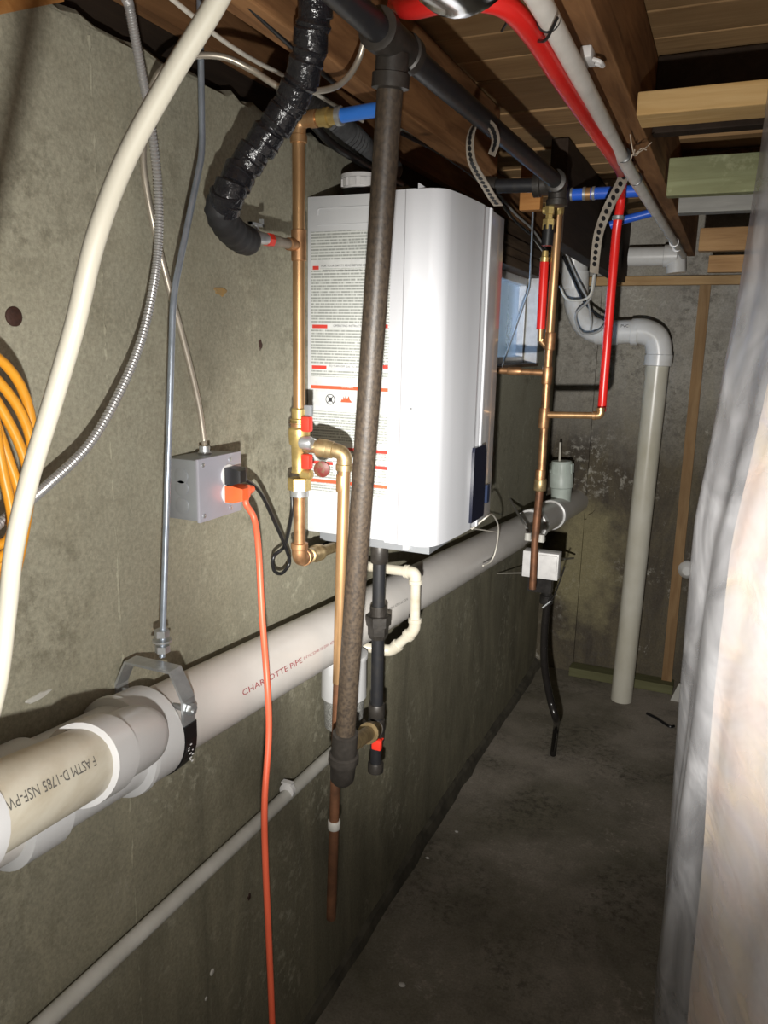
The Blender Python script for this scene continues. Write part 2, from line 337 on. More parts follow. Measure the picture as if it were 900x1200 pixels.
class B:
    def __init__(s): s.bm = bmesh.new()
    def box(s, a, b):
        a, b = V(a), V(b); c = (a+b)/2; d = b-a
        r = bmesh.ops.create_cube(s.bm, size=1.0)
        for v in r['verts']: v.co = V((c.x+v.co.x*d.x, c.y+v.co.y*d.y, c.z+v.co.z*d.z))
        return r['verts']
    def obox(s, c, ax, ay, az):                           # half-extent vectors
        c = V(c); vs = []
        for i in (-1, 1):
            for j in (-1, 1):
                for k in (-1, 1): vs.append(s.bm.verts.new(c+V(ax)*i+V(ay)*j+V(az)*k))
        for f in ((0,1,3,2),(4,6,7,5),(0,4,5,1),(2,3,7,6),(0,2,6,4),(1,5,7,3)): s.bm.faces.new([vs[i] for i in f])
    def rings(s, rings, closed_ends=True):
        n = len(rings[0]); vv = [[s.bm.verts.new(p) for p in r] for r in rings]
        for a, b in zip(vv, vv[1:]):
            for i in range(n):
                s.bm.faces.new((a[i], a[(i+1) % n], b[(i+1) % n], b[i]))
        if closed_ends:
            s.bm.faces.new(vv[0][::-1]); s.bm.faces.new(vv[-1])
    def tube(s, pts, r, seg=14, rf=None, caps=True):
        pts = [V(p) for p in pts]; T = []
        for i in range(len(pts)):
            a = pts[max(i-1, 0)]; b = pts[min(i+1, len(pts)-1)]; T.append((b-a).normalized())
        e1, e2 = frame(T[0]); rings = []
        for i, p in enumerate(pts):
            e1 = (e1 - T[i]*e1.dot(T[i])).normalized(); e2 = T[i].cross(e1)
            rr = rf(i/(len(pts)-1), i) if rf else r
            rings.append([p + (e1*math.cos(k*2*math.pi/seg)+e2*math.sin(k*2*math.pi/seg))*rr for k in range(seg)])
        s.rings(rings, caps)
    def turn(s, p, d, prof, seg=20, hexa=False):           # prof: (t along d, radius)
        p, d = V(p), V(d).normalized(); e1, e2 = frame(d)
        n = 6 if hexa else seg; rings = []
        for t, r in prof:
            rings.append([p+d*t+(e1*math.cos(k*2*math.pi/n)+e2*math.sin(k*2*math.pi/n))*max(r, 1e-5) for k in range(n)])
        s.rings(rings)
    def ribbon(s, pts, nrm, width, th):                    # strap: path, constant width vector, thickness along normal
        pts = [V(p) for p in pts]; rings = []
        for i, p in enumerate(pts):
            a = pts[max(i-1, 0)]; b = pts[min(i+1, len(pts)-1)]; t = (b-a).normalized()
            wv = V(nrm); wv = (wv - t*wv.dot(t)).normalized(); n = t.cross(wv)
            rings.append([p+wv*width/2+n*th/2, p+wv*width/2-n*th/2, p-wv*width/2-n*th/2, p-wv*width/2+n*th/2])
        s.rings(rings)
    def sphere(s, c, r, seg=14, sc=(1,1,1)):
        q = bmesh.ops.create_uvsphere(s.bm, u_segments=seg, v_segments=seg//2+1, radius=r)
        for v in q['verts']: v.co = V(c)+V((v.co.x*sc[0], v.co.y*sc[1], v.co.z*sc[2]))
    def prism(s, poly, axis_vec):                          # polygon points extruded by vector
        a = [V(p) for p in poly]; s.rings([a, [p+V(axis_vec) for p in a]])
    def make(s, name, mat, parent=None, bevel=0, smooth=True, loc=None):
        bm = s.bm
        if bevel:
            es = [e for e in bm.edges if len(e.link_faces) == 2 and e.calc_face_angle(0) > 0.6]
            bmesh.ops.bevel(bm, geom=es, offset=bevel, segments=2, affect='EDGES', profile=0.6)
        bmesh.ops.recalc_face_normals(bm, faces=bm.faces)
        o_off = V((0, 0, 0))
        p = parent
        while p is not None: o_off += V(p.location); p = p.parent
        if loc is not None: o_off += V(loc)
        bmesh.ops.translate(bm, verts=bm.verts, vec=-o_off)
        me = bpy.data.meshes.new(name)
        if smooth:
            for f in bm.faces: f.smooth = True
            for e in bm.edges:
                if len(e.link_faces) == 2 and e.calc_face_angle(0) > 0.7: e.smooth = False
        bm.to_mesh(me); bm.free(); me.materials.append(mat)
        o = bpy.data.objects.new(name, me); col.objects.link(o)
        if parent is not None: o.parent = parent
        if loc is not None: o.location = loc
        return o

def thing(name, label, cat, loc, group=None):
    o = bpy.data.objects.new(name, None); col.objects.link(o); o.location = V(loc)
    o.empty_display_size = 0.02
    o['label'] = label; o['category'] = cat
    if group: o['group'] = group
    return o
def tag(o, label, cat, group=None):
    o['label'] = label; o['category'] = cat
    if group: o['group'] = group
    return o
def struct(o): o['kind'] = 'structure'; return o
def plab(o, label): o['label'] = label; return o

def tb(name, pts, r, mat, parent=None, seg=14, rf=None):
    b = B(); b.tube(pts, r, seg, rf); return b.make(name, mat, parent)
def elbow(p, a, bpt, R, leg, mat, parent, name='elbow', lip=1.13):
    p = V(p); da = (V(a)-p).normalized(); db = (V(bpt)-p).normalized()
    b = B(); path = fillet([p+da*leg, p, p+db*leg], leg*0.8, 8); b.tube(path, R, 18)
    for d in (da, db): b.turn(p+d*leg*1.0, -d, [(-0.0005, R*lip*0.96), (0.0, R*lip), (leg*0.32, R*lip), (leg*0.36, R*1.0)], 18)
    return b.make(name, mat, parent)
def collar(p, d, R, ln, mat, parent, name='coupling', hexa=False):
    b = B(); b.turn(V(p)-V(d).normalized()*ln/2, d, [(0, R*0.93), (ln*0.06, R), (ln*0.94, R), (ln, R*0.93)], 20, hexa)
    return b.make(name, mat, parent)

def text_verts(body, size):
    c = bpy.data.curves.new('print', 'FONT'); c.body = body; c.size = size; c.resolution_u = 2
    o = bpy.data.objects.new('print', c); col.objects.link(o)
    dg = bpy.context.evaluated_depsgraph_get(); dg.update()
    me = bpy.data.meshes.new_from_object(o.evaluated_get(dg))
    bm = bmesh.new(); bm.from_mesh(me)
    bpy.data.objects.remove(o); bpy.data.curves.remove(c); bpy.data.meshes.remove(me)
    return bm
def text_on(body, size, origin, u, v, name, mat, parent, bold=0.0):
    bm = text_verts(body, size); b = B(); b.bm.free(); b.bm = bm
    n = V(u).cross(V(v)).normalized()
    for q in bm.verts: q.co = V(origin)+V(u)*q.co.x+V(v)*q.co.y
    return b.make(name, mat, parent, smooth=False)

# ================================================================== THE SETTING
WX = -0.78; BY = 3.83
F = B(); F.box((-1.1, -2.0, -0.15), (2.6, BY+0.3, 0.0))
struct(F.make('floor', M['floor'], smooth=False))
# left foundation wall with a window opening, cut edge a little ragged along the top
WY0, WY1, WZ0, WZ1 = 2.40, 3.40, 1.545, 1.905
b = B()
T = 0.26
b.box((WX-T, -2.0, -0.1), (WX, BY+0.25, WZ0)); b.box((WX-T, -2.0, WZ0), (WX, WY0, 2.0))
b.box((WX-T, WY1, WZ0), (WX, BY+0.25, 2.0))
ys = [-2.0+i*0.03 for i in range(int((WY0+2.0)/0.03)+1)]
rg = []
for y in ys:
    h = 2.0+0.010+rnd.uniform(-0.006, 0.006); ch = rnd.uniform(0.002, 0.012)
    rg.append([V((WX, y, 1.995)), V((WX-0.002, y, h-ch)), V((WX-ch*1.3, y, h)), V((WX-T, y, h)), V((WX-T, y, 1.995))])
b.rings(rg)
wall_l = struct(b.make('wall_left', M['wall'], smooth=False))
# formwork fins: thin raised seams left by the boards
def seam(y, z0, z1):
    s = B(); n = int((z1-z0)/0.012)
    ring = []
    for i in range(n+1):
        z = z0+(z1-z0)*i/n; hw = 0.0025+rnd.random()*0.004; d = rnd.choice((-0.0015, 0.0004, 0.0008))+rnd.random()*0.0018; yy = y+rnd.uniform(-0.0015, 0.0015)
        ring.append([V((WX-0.002, yy-hw, z)), V((WX+d, yy, z)), V((WX-0.002, yy+hw, z))])
    s.rings(ring); s.make('formwork_seam', M['wall'], wall_l, smooth=False)
seam(PX(118, 300, WX).y, 0.02, 1.99); seam(0.2, 0.02, 1.99)
# footing lip at the base of the wall
b = B(); ring = []
for i in range(60):
    y = -1.9+i*0.0965; dx = 0.006+rnd.random()*0.010+0.012*max(0, math.sin(y*2.1)); h = 0.045+0.02*math.sin(y*3.3)+rnd.random()*0.012
    ring.append([V((WX-0.01, y, -0.01)), V((WX+dx+0.012, y, -0.01)), V((WX+dx, y, h*0.6)), V((WX-0.01, y, h))])
b.rings(ring); plab(b.make('footing_lip', M['dampdirt'], wall_l, smooth=False), 'rough dark footing lip')
# back wall
b = B(); b.box((-1.1, BY, -0.1), (2.6, BY+0.25, 2.25))
wall_b = struct(b.make('wall_back', M['backwall'], smooth=False))
# patched mortar collar where the drain goes through, with dark gap ring
HC = PY(676, 588, BY)
b = B(); ring = []
for R0, yo in ((0.074, 0.012), (0.078, -0.018), (0.115, -0.012), (0.15, 0.004)):
    ring.append([V((HC.x+0.012+math.cos(k*math.pi/12)*R0*(1+0.10*math.sin(k*2.3)), BY+yo, HC.z-0.008+math.sin(k*math.pi/12)*R0*(1+0.12*math.sin(k*1.7)))) for k in range(24)])
b.rings(ring, False); b.make('mortar_collar', M['backwall'], wall_b)
b = B(); b.box((-0.78, BY-0.02, 0.0), (PY(692, 510, BY-0.02).x, BY+0.01, 1.9)); b.make('formwork_panel', M['backwall'], wall_b, smooth=False)
b = B(); b.box((1.9, -2.0, -0.1), (2.1, BY+0.2, 2.25)); struct(b.make('wall_right', M['backwall'], smooth=False))
b = B(); b.box((-1.1, -2.2, -0.1), (2.6, -2.0, 2.25)); struct(b.make('wall_front', M['backwall'], smooth=False))
# subfloor: planks one by one
CZ = 2.20
b = B(); b.box((-1.15, -2.1, CZ+0.026), (2.6, BY+0.3, CZ+0.05)); ceil = struct(b.make('ceiling', M['shadewood'], smooth=False))
y = -2.0; pk = 0
PWD = [0.112, 0.137]
while y < BY+0.2:
    wd = 0.125+rnd.uniform(-0.012, 0.012)
    b = B(); zo = rnd.uniform(-0.0035, 0.0035)
    b.box((-1.12, y, CZ+zo), (2.0, y+wd-0.005, CZ+0.022)); o = b.make('plank', M['subfloor'], ceil, bevel=0.0025, smooth=False, loc=(0, y, 0))
    y += wd
# timber on top of the wall
b = B(); b.box((WX-T, -2.0, 2.012), (WX-0.035, WY0-0.1, 2.065)); struct(b.make('trim_1', M['shadewood'], smooth=False))  # sill coloured near-black for the shadow band over the wall
b = B(); b.box((WX-0.10, -2.0, 2.066), (WX-0.012, BY, CZ-0.004)); struct(b.make('trim_2', M['joist'], smooth=False))
# window
wroot = bpy.data.objects.new('window_1', None); col.objects.link(wroot); wroot.location = (WX, (WY0+WY1)/2, WZ0); struct(wroot)
b = B(); fx0, fx1 = WX-0.115, WX-0.055
b.box((fx0, WY0, WZ0), (fx1, WY1, WZ0+0.035)); b.box((fx0, WY0, WZ1-0.03), (fx1, WY1, WZ1))
b.box((fx0, WY0, WZ0+0.035), (fx1, WY0+0.04, WZ1-0.03)); b.box((fx0, WY1-0.022, WZ0+0.035), (fx1, WY1, WZ1-0.03))
plab(b.make('window_frame', M['whiteplastic'], wroot, bevel=0.003, smooth=False), 'off-white window frame')
b = B(); b.box((fx0+0.025, WY0+0.038, WZ0+0.033), (fx0+0.031, WY1-0.02, WZ1-0.028)); b.make('pane', M['glass'], wroot, smooth=False)
b = B(); b.box((WX-0.05, WY1-0.012, WZ0), (WX+0.004, WY1+0.012, WZ1)); b.make('jamb', M['whiteplastic'], wroot, smooth=False)
b = B(); b.box((WX-0.05, WY0, WZ0-0.004), (WX+0.012, WY1, WZ0+0.008)); b.make('sill', M['lintel'], wroot, smooth=False)
# lintel planks over the window
for i, (z0, z1, dx) in enumerate(((1.905, 1.938, 0.012), (1.940, 1.972, 0.004), (1.974, 2.006, 0.016), (2.008, 2.064, 0.0))):
    b = B(); b.box((WX-0.2, WY0-0.10, z0), (WX+dx, BY-0.001, z1)); struct(b.make('trim_%d' % (3+i), M['lintel'], bevel=0.003, smooth=False))

# ------------------------------------------------------------------ joists and boards
def board(name, a, c, mat, label, cat='board', group=None, bev=0.003):
    a, c = V(a), V(c); loc = V(((a.x+c.x)/2, (a.y+c.y)/2, min(a.z, c.z)))
    b = B(); b.box(a, c); o = b.make(name, mat, None, bevel=bev, smooth=False, loc=loc)
    return tag(o, label, cat, group)
board('floor_joist', (-0.635, -2.0, 2.03), (-0.59, 2.02, CZ-0.006), M['joist'], 'brown floor joist above the heater, left of the long black gas pipe', 'joist')
board('floor_joist', (-0.246, -2.0, 2.026), (-0.2, BY-0.01, CZ-0.006), M['joist'], 'dark brown floor joist that the red and white pipes run along', 'joist')
board('floor_joist', (0.2, -2.0, 2.026), (0.245, BY-0.01, CZ-0.006), M['joist'], 'floor joist at the right above the plastic sheeting', 'joist')
b = B(); q0, q1 = PX(-60, 29, -0.758), PX(74, 2, -0.758)
b.prism([V((-0.7785, q0.y, q0.z)), V((-0.7785, q1.y, q1.z)), V((-0.7785, q1.y+0.012, 2.12)), V((-0.7785, q0.y, 2.12))], (0.022, 0, 0))
tag(b.make('wood_block', M['orangewood'], None, bevel=0.002, smooth=False, loc=(-0.768, q1.y, 2.0)), 'orange-brown wood block at the top left corner above the concrete wall', 'board')
def crossboard(y, z0, z1, th, xl, mat, label):
    return board('cross_board', (xl, y, z0), (0.62, y+th, z1), mat, label, 'board')
crossboard(1.45, 2.0, 2.037, 0.082, -0.190, M['pine'], 'bright new pine board across the joist, nearest of the boards at the upper right')
crossboard(2.15, 1.993, 2.081, 0.038, -0.194, M['greenwood'], 'mottled green treated board butting the dark joist at the upper right')
crossboard(2.34, 1.981, 2.024, 0.05, -0.178, M['greywood'], 'weathered grey board just beneath and behind the green treated board')
crossboard(2.88, 1.942, 2.015, 0.04, -0.143, M['tanwood'], 'tan nailed board beyond the grey board at the upper right')
crossboard(3.0, 1.885, 1.941, 0.04, -0.112, M['tanwood'], 'lowest and farthest short tan board, below the tan nailed board')
board('infill_board', (-0.1995, 1.78, 2.05), (0.199, 1.818, CZ-0.006), M['brownboard'], 'dark board added for the shadow behind the bright pine board', 'board')  # dark colour stands in for the shadow cast by the pine board
board('infill_board', (-0.1995, 2.62, 2.03), (0.199, 2.66, CZ-0.006), M['joist'], 'brown blocking board between the joists behind the grey board', 'board')
board('beam', (-0.53, 2.34, 1.915), (-0.482, BY-0.006, CZ-0.006), M['brownboard'], 'dark brown deep beam at the far end above the white drain bend', 'beam')
bq = PY(621, 246, 2.30)
board('wood_block', (bq.x-0.032, 2.30, bq.z), (bq.x+0.028, 2.335, bq.z+0.12), M['orangewood'], 'small orange-brown wood block under the far black gas elbow', 'board')
# timber at the back wall
board('top_plate', (-0.70, BY-0.045, 1.903), (1.85, BY-0.004, 1.942), M['plate'], 'pale wooden top plate along the back wall', 'timber')
sx = PY(780, 700, BY-0.04)
b = B()
p0 = PY(826.5, 335, BY-0.04); p1 = PY(780.5, 803, BY-0.04); hw = 0.023
b.rings([[V((p.x-hw, BY-0.042, z)), V((p.x+hw, BY-0.042, z)), V((p.x+hw, BY-0.004, z)), V((p.x-hw, BY-0.004, z))] for p, z in ((p1, 0.047), (p0, 1.902))])
tag(b.make('wall_stud', M['studwood'], None, bevel=0.002, smooth=False, loc=(p1.x, BY-0.02, 0.047)), 'single upright wooden stud against the dark back wall', 'stud')
board('bottom_plate', (PY(668, 782, BY-0.06).x, BY-0.09, 0.001), (PY(789, 803, BY-0.09).x, BY-0.004, 0.046), M['bottomplate'], 'greenish wooden bottom plate lying on the floor along the back wall', 'timber')

# ================================================================== WATER HEATER
HY0, HY1, HZ0, HZ1 = 1.388, 1.815, 1.235, 1.893
heater = thing('water_heater', 'white wall-hung tankless water heater with printed warning labels', 'water heater', (-0.63, 1.6, HZ0))
b = B(); b.box((-0.777, HY0+0.004, HZ0), (-0.553, HY1-0.004, HZ1-0.002)); b.make('body', M['enamel2'], heater, bevel=0.004)
b = B(); b.box((-0.779, HY0, HZ0-0.001), (-0.600, HY0+0.006, HZ1)); b.make('side_panel', M['enamel2'], heater, bevel=0.0015)
# front cover: curved plan profile
ysr = PX(576, 256, -0.481).y
prof = [(-0.603, HY0-0.001), (-0.575, HY0-0.003), (-0.572, HY0-0.006), (-0.556, HY0-0.006), (-0.552, HY0-0.003), (-0.528, HY0-0.002), (-0.513, HY0+0.004), (-0.503, HY0+0.014), (-0.497, HY0+0.032), (-0.492, HY0+0.07),
        (-0.486, HY0+0.14), (-0.484, HY0+0.19), (-0.4835, ysr-0.040), (-0.4855, ysr-0.036), (-0.4855, ysr-0.022), (-0.4835, ysr-0.018), (-0.4835, ysr-0.007), (-0.4800, ysr-0.004), (-0.4800, ysr+0.006), (-0.4850, ysr+0.009),
        (-0.489, ysr+0.045), (-0.494, 1.765), (-0.503, 1.792), (-0.520, 1.812), (-0.55, HY1+0.003), (-0.603, HY1+0.003)]
b = B(); b.rings([[V((x, y, z)) for x, y in prof] for z in (HZ0-0.004, HZ1+0.002)])
b.make('front_cover', M['enamel'], heater)
def tri(p, s):                                            # hook tab that sticks up over the top edge
    q = B(); q.prism([V(p), V(p)+V((0, 0, s)), V(p)+V((0.0, 0.02, 0))], (0.002, 0, 0)); q.make('hook_tab', M['enamel'], heater, smooth=False)
b = B(); q = PY(490, 219, HY0); b.rings([[V((q.x, HY0, HZ1)), V((q.x, HY0, HZ1+0.012)), V((q.x+0.002, HY0, HZ1+0.012)), V((q.x+0.002, HY0, HZ1))], [V((q.x+0.016, HY0+0.02, HZ1)), V((q.x+0.016, HY0+0.02, HZ1+0.0005)), V((q.x+0.018, HY0+0.02, HZ1+0.0005)), V((q.x+0.018, HY0+0.02, HZ1))]])
b.make('hook_tab', M['enamel'], heater, smooth=False)
# pressed groove frame near the top of the side panel
gx0, gx1 = -0.757, -0.615; gz = PY(380, 244, HY0).z
b = B(); b.tube(fillet([V((gx0, HY0-0.0005, gz-0.012)), V((gx0, HY0-0.0005, gz)), V((gx1, HY0-0.0005, gz))], 0.008), 0.0013, 8)
b.make('pressed_groove', M['enamel2'], heater)
b = B(); b.tube([V((gx0, HY0-0.0002, gz-0.03)), V((gx1, HY0-0.0002, gz-0.03))], 0.001, 8); b.make('pressed_groove', M['enamel2'], heater)
# label sheet and its print
ly = HY0-0.0012
lx0, lx1 = PY(362.5, 400, HY0).x+0.004, PY(455.5, 420, HY0).x
lz1, lz0 = PY(366, 272, HY0).z, PY(366, 585, HY0).z
b = B(); b.box((lx0, ly, lz0), (lx1, HY0, lz1)); lab = plab(b.make('label_sheet', M['paper'], heater, smooth=False), 'white sheet of fine print with red bars')
U, W_ = V((1, 0, 0)), V((0, 0, 1))
def at_side(px, py): p = PY(px, py, HY0); return V((p.x, ly-0.0004, p.z))
def flat(px0, py0, px1, py1, mat, name):
    a, c = at_side(px0, py0), at_side(px1, py1)
    q = B(); q.box((a.x, ly-0.0005, min(a.z, c.z)), (c.x, ly+0.0001, max(a.z, c.z))); return q.make(name, mat, lab, smooth=False)
def barz(px0, px1, py, h, mat, name='red_bar'):           # bar along x at height of pixel row py at its left end
    a = at_side(px0, py); c = at_side(px1, py)
    q = B(); q.box((a.x, ly-0.0006, a.z-h/2), (c.x, ly+0.0001, a.z+h/2)); return q.make(name, mat, lab, smooth=False)
R1 = 0.0068
wpaper = simple('plain_label_white', (0.62, 0.635, 0.625), 0.45)
def patch(px0, px1, py, h): a = at_side(px0, py); c = at_side(px1, py); q = B(); q.box((a.x, ly-0.0003, a.z-h/2), (c.x, ly, a.z+h/2)); q.make('blank_band', wpaper, lab, smooth=False)
patch(365, 455, 310, 0.016); patch(364, 455, 382, 0.012); patch(364, 455, 430, 0.012); patch(363, 455, 449, 0.028); patch(363, 455, 469, 0.040); patch(363, 455, 579, 0.02)
patch(363, 455, 519, 0.012); patch(362, 455, 535, 0.008)
barz(367, 374, 314, 0.007, M['inkred']); barz(366.5, 384, 382.5, R1, M['inkred']); barz(452, 455, 382.5, R1, M['inkred'])
barz(366, 383, 430, R1, M['inkred']); barz(449, 455, 430, R1, M['inkred']); barz(365, 455, 453, R1, M['inkorange'])
for py in (523, 541, 562): barz(364, 454.5, py, R1*0.95, M['inkorange'] if py == 562 else M['inkred'])
def words(body, px, py, size, mat=M['inkblack'], par=lab): p = at_side(px, py); text_on(body, size, p-V((0, 0.0004, 0)), U, W_, 'print', mat, par)
words('FOR YOUR SAFETY READ BEFORE OPERATING', 377, 313, 0.0058)
words('WARNING: If you do not follow these instructions exactly', 379, 317.5, 0.0034)
words('OPERATING INSTRUCTIONS', 391, 383, 0.0058)
words('TO TURN OFF GAS TO APPLIANCE', 386, 430, 0.0055)
words('DANGER', 401, 454.3, 0.0062, M['inkwhite'])
for py, t in ((275, 'Installer'), (291, 'CAUTION')): words(t, 430, py, 0.004, M['inkgrey'])
# round prohibition mark and red fire mark
c0 = at_side(387.5, 468)
b = B()
ring = [c0+V((math.cos(k*math.pi/16), 0, math.sin(k*math.pi/16)))*0.0098 for k in range(33)]
b.tube(ring, 0.0008, 6); b.tube([c0+V((-0.0065, 0, 0.0065)), c0+V((0.0065, 0, -0.0065))], 0.0008, 6); b.tube([c0+V((0.0065, 0, 0.0065)), c0+V((-0.0065, 0, -0.0065))], 0.0008, 6)
b.box(c0+V((-0.004, -0.0003, -0.0045)), c0+V((0.004, 0.0003, 0.004))); b.make('prohibition_mark', M['inkblack'], lab, smooth=False)
c1 = at_side(406, 471)
b = B(); pts = [(-0.012, 0), (-0.010, 0.005), (-0.007, 0.004), (-0.006, 0.011), (-0.003, 0.006), (-0.001, 0.0135), (0.002, 0.006), (0.004, 0.009), (0.006, 0.012), (0.008, 0.005), (0.012, 0.001), (0.012, -0.001), (-0.012, -0.001)]
b.prism([c1+V((x, 0, z)) for x, z in pts], (0, 0.0004, 0)); b.make('fire_mark', M['inkorange'], lab, smooth=False)
# front control display and badge
cx = -0.4822; 
dpts = [(1.618, 1.262), (1.650, 1.258), (1.650, 1.405), (1.640, 1.422), (1.627, 1.422), (1.620, 1.408)]
p_tl = PX(554, 530, cx); p_br = PX(567, 606, cx)
dy0, dy1, dz0, dz1 = p_tl.y, PX(566, 570, cx).y, HZ0+0.012, PX(560, 523, cx).z
b = B(); b.prism([V((cx-0.004, dy0, dz0)), V((cx-0.004, dy1, dz0)), V((cx-0.004, dy1, dz1-0.02)), V((cx-0.004, dy1-0.012, dz1)), V((cx-0.004, dy0+0.004, dz1)), V((cx-0.004, dy0, dz1-0.012))], (0.0085, 0, 0))
plab(b.make('control_display', M['display'], heater, bevel=0.001), 'navy control display strip')
b = B(); q = PX(571, 578, cx-0.002); b.box((q.x-0.006, q.y-0.006, q.z-0.022), (q.x+0.0018, q.y+0.012, q.z+0.02)); b.make('badge', M['bluetag'], heater, smooth=False)
b = B(); q = PY(484, 479, HY0); b.turn((q.x-0.003, HY0+0.003, q.z), (0, -1, 0), [(0, 0.003), (0.007, 0.003), (0.0085, 0.0015)], 10); b.make('screw', M['steel'], heater)
# exhaust collar on top
ec = V((PY(424, 215, 1.5).x, 1.5, HZ1-0.001))
b = B(); b.turn(ec, (0, 0, 1), [(0, 0.040), (0.028, 0.040), (0.03, 0.036)], 24); pc = b.make('vent_collar', M['blackplastic'], heater)
b = B(); b.turn(ec+V((0, 0, 0.028)), (0, 0, 1), [(0, 0.036), (0.002, 0.0385), (0.020, 0.0385), (0.021, 0.042), (0.028, 0.042), (0.030, 0.038)], 24); b.make('vent_cap', M['whiteplastic'], heater)
for k in range(12):
    a = k*math.pi/6; b = B(); d = V((math.cos(a), math.sin(a), 0)); t = V((-d.y, d.x, 0)); b.obox(ec+V((0, 0, 0.040))+d*0.0385, d*0.003, t*0.006, V((0, 0, 0.007))); b.make('cap_lug', M['whiteplastic'], heater, smooth=False)
# underside: dark base plate, white spout tab
b = B(); b.box((-0.755, HY0+0.01, HZ0-0.02), (-0.51, HY1-0.02, HZ0-0.0015)); b.make('base_plate', M['boxsteel'], heater, smooth=False)
q = PY(478, 641, HY0+0.01); b = B(); b.box((q.x-0.006, HY0-0.004, HZ0-0.014), (q.x+0.006, HY0+0.012, HZ0-0.003)); b.make('bottom_tab', M['whiteplastic'], heater, bevel=0.002)

# ================================================================== BIG DRAIN LINE
DA = PX(240, 821, -0.716); DB = V((HC.x, BY+0.05, HC.z)); dd = (DB-DA).normalized(); RP = 0.0572
def dpt(y): return DA+dd*((y-DA.y)/dd.y)
drain = thing('drain_pipe', 'thick white drain pipe sloping along the left wall to the back wall', 'pipe', dpt(1.5)-V((0, 0, RP)))
b = B(); b.tube([dpt(0.76), dpt(BY-0.002)], RP, 40); pm = b.make('pipe', M['pvc'], drain)
def hit(px, py, A, d, r):                                  # where a sight line meets the pipe
    v = ray(px, py).normalized(); w0 = O-A
    vp = v-d*v.dot(d); wp = w0-d*w0.dot(d)
    a, bb, c = vp.dot(vp), 2*vp.dot(wp), wp.dot(wp)-r*r
    t = (-bb-math.sqrt(max(bb*bb-4*a*c, 0)))/(2*a); p = O+v*t
    u = (p-A).dot(d); n = (p-A-d*u).normalized(); return u, n
def pipe_text(body, size, pxy, A, d, r, mat, parent, flip=False, width=None, name='print'):
    u0, n0 = hit(*pxy, A, d, r); t0 = d.cross(n0)         # t0 runs round the pipe
    if t0.z < 0: t0 = -t0
    bm = text_verts(body, size); q = B(); q.bm.free(); q.bm = bm
    xs = [v.co.x for v in bm.verts]; s = (width/max(xs)) if width else 1
    for v in bm.verts:
        x, yv = v.co.x*s, v.co.y
        if flip: x, yv = -x, -yv
        th = yv/r; v.co = A+d*(u0+x)+(n0*math.cos(th)+t0*math.sin(th))*(r+0.0006)
    return q.make(name, mat, parent, smooth=False)
ua = hit(284, 816, DA, dd, RP); ue = hit(354, 775, DA, dd, RP)
pipe_text('CHARLOTTE PIPE', 0.0135, (284, 816), DA, dd, RP, M['inkpvc'], pm, width=ue[0]-ua[0])
uf = hit(400, 749, DA, dd, RP)
pipe_text('® 4" PVC SCH 40  NSF-DWV  ASTM D-2665', 0.0075, (356, 773.5), DA, dd, RP, M['inkpvc'], pm)
pipe_text('NSF-DWV  ASTM D-2665  SCH 40', 0.0075, (455, 716), DA, dd, RP, M['inkgrey'], pm)
# wye fitting at the near end
def hub(y0, y1, R, nm_='hub'):
    p, q = dpt(y0), dpt(y1); l = (q-p).length
    b = B(); b.turn(p, dd, [(0, R*0.94), (0.001, R), (l-0.001, R), (l, R*0.96)], 40); return b.make(nm_, M['pvcfit'], drain)
yA, yB = 0.725, 0.865
hyp = PX(226, 826, -0.65).y
hub(hyp-0.072, hyp-0.016, 0.0685)
b = B(); b.turn(dpt(hyp-0.080), dd, [(0, 0.064), (0.003, 0.0715), (0.010, 0.0725), (0.014, 0.0685)], 40); b.make('lip', M['pvcfit'], drain)
b = B(); b.tube([dpt(0.60), dpt(hyp-0.06)], 0.0615, 36); b.make('wye_body', M['pvcfit'], drain)
b = B(); b.turn(dpt(0.555), dd, [(0, 0.062), (0.002, 0.0695), (0.058, 0.0695), (0.062, 0.0625)], 36); b.make('hub', M['pvcfit'], drain)
b = B(); b.tube([dpt(0.0), dpt(0.60)], RP, 36); b.make('pipe', M['pvc'], drain)
b = B(); b.turn(dpt(0.40), dd, [(0, 0.060), (0.002, 0.0655), (0.06, 0.0655), (0.062, 0.0585)], 36); b.make('coupling', M['pvcfit'], drain)
# branch with lettering, joining the wye from the front
RB = 0.0405
bj = PX(163, 862, -0.655); bn = PX(2, 943, -0.575); bd = (bj-bn).normalized(); bn2 = bn-bd*0.25
branch = drain
b = B(); b.tube([bn2, bj-bd*0.09], RB, 36); pb = plab(b.make('branch_pipe', M['pvcold'], branch), 'cream branch pipe with upside-down black lettering')
def blen(px, py): return hit(px, py, bn, bd, RB)[0]
s1 = (bj-bn).length
b = B(); b.turn(bn, bd, [(s1-0.155, RB*1.0), (s1-0.153, RB*1.16), (s1-0.103, RB*1.17), (s1-0.100, RB*1.04)], 32); b.make('coupling', M['pvcfit'], branch)
b = B(); b.turn(bn, bd, [(s1-0.115, RB*1.03), (s1-0.02, RB*1.03), (s1-0.002, RB*1.0), (s1+0.014, RB*0.86), (s1+0.022, RB*0.6)], 32); st = b.make('wye_stub', M['pvcfit'], branch)
b = B(); u_, n_ = hit(138, 859, bn, bd, RB*1.03); b.sphere(bn+bd*u_+n_*RB*1.03, 0.004, 10); b.make('moulding_dot', M['whiteplastic'], branch)
pipe_text('F ASTM D-1785 NSF-PW', 0.0145, (110, 886), bn, bd, RB, M['inkgrey'], pb, flip=True, width=blen(110, 886)-blen(2, 941))
pipe_text('SxH', 0.011, (148, 874), bn, bd, RB*1.03, M['inkgrey'], st)
b = B(); b.turn(bn, bd, [(-0.14, RB*1.0), (-0.138, RB*1.2), (-0.062, RB*1.2), (-0.060, RB*1.05)], 32); b.make('near_coupling', M['pvcfit'], branch)
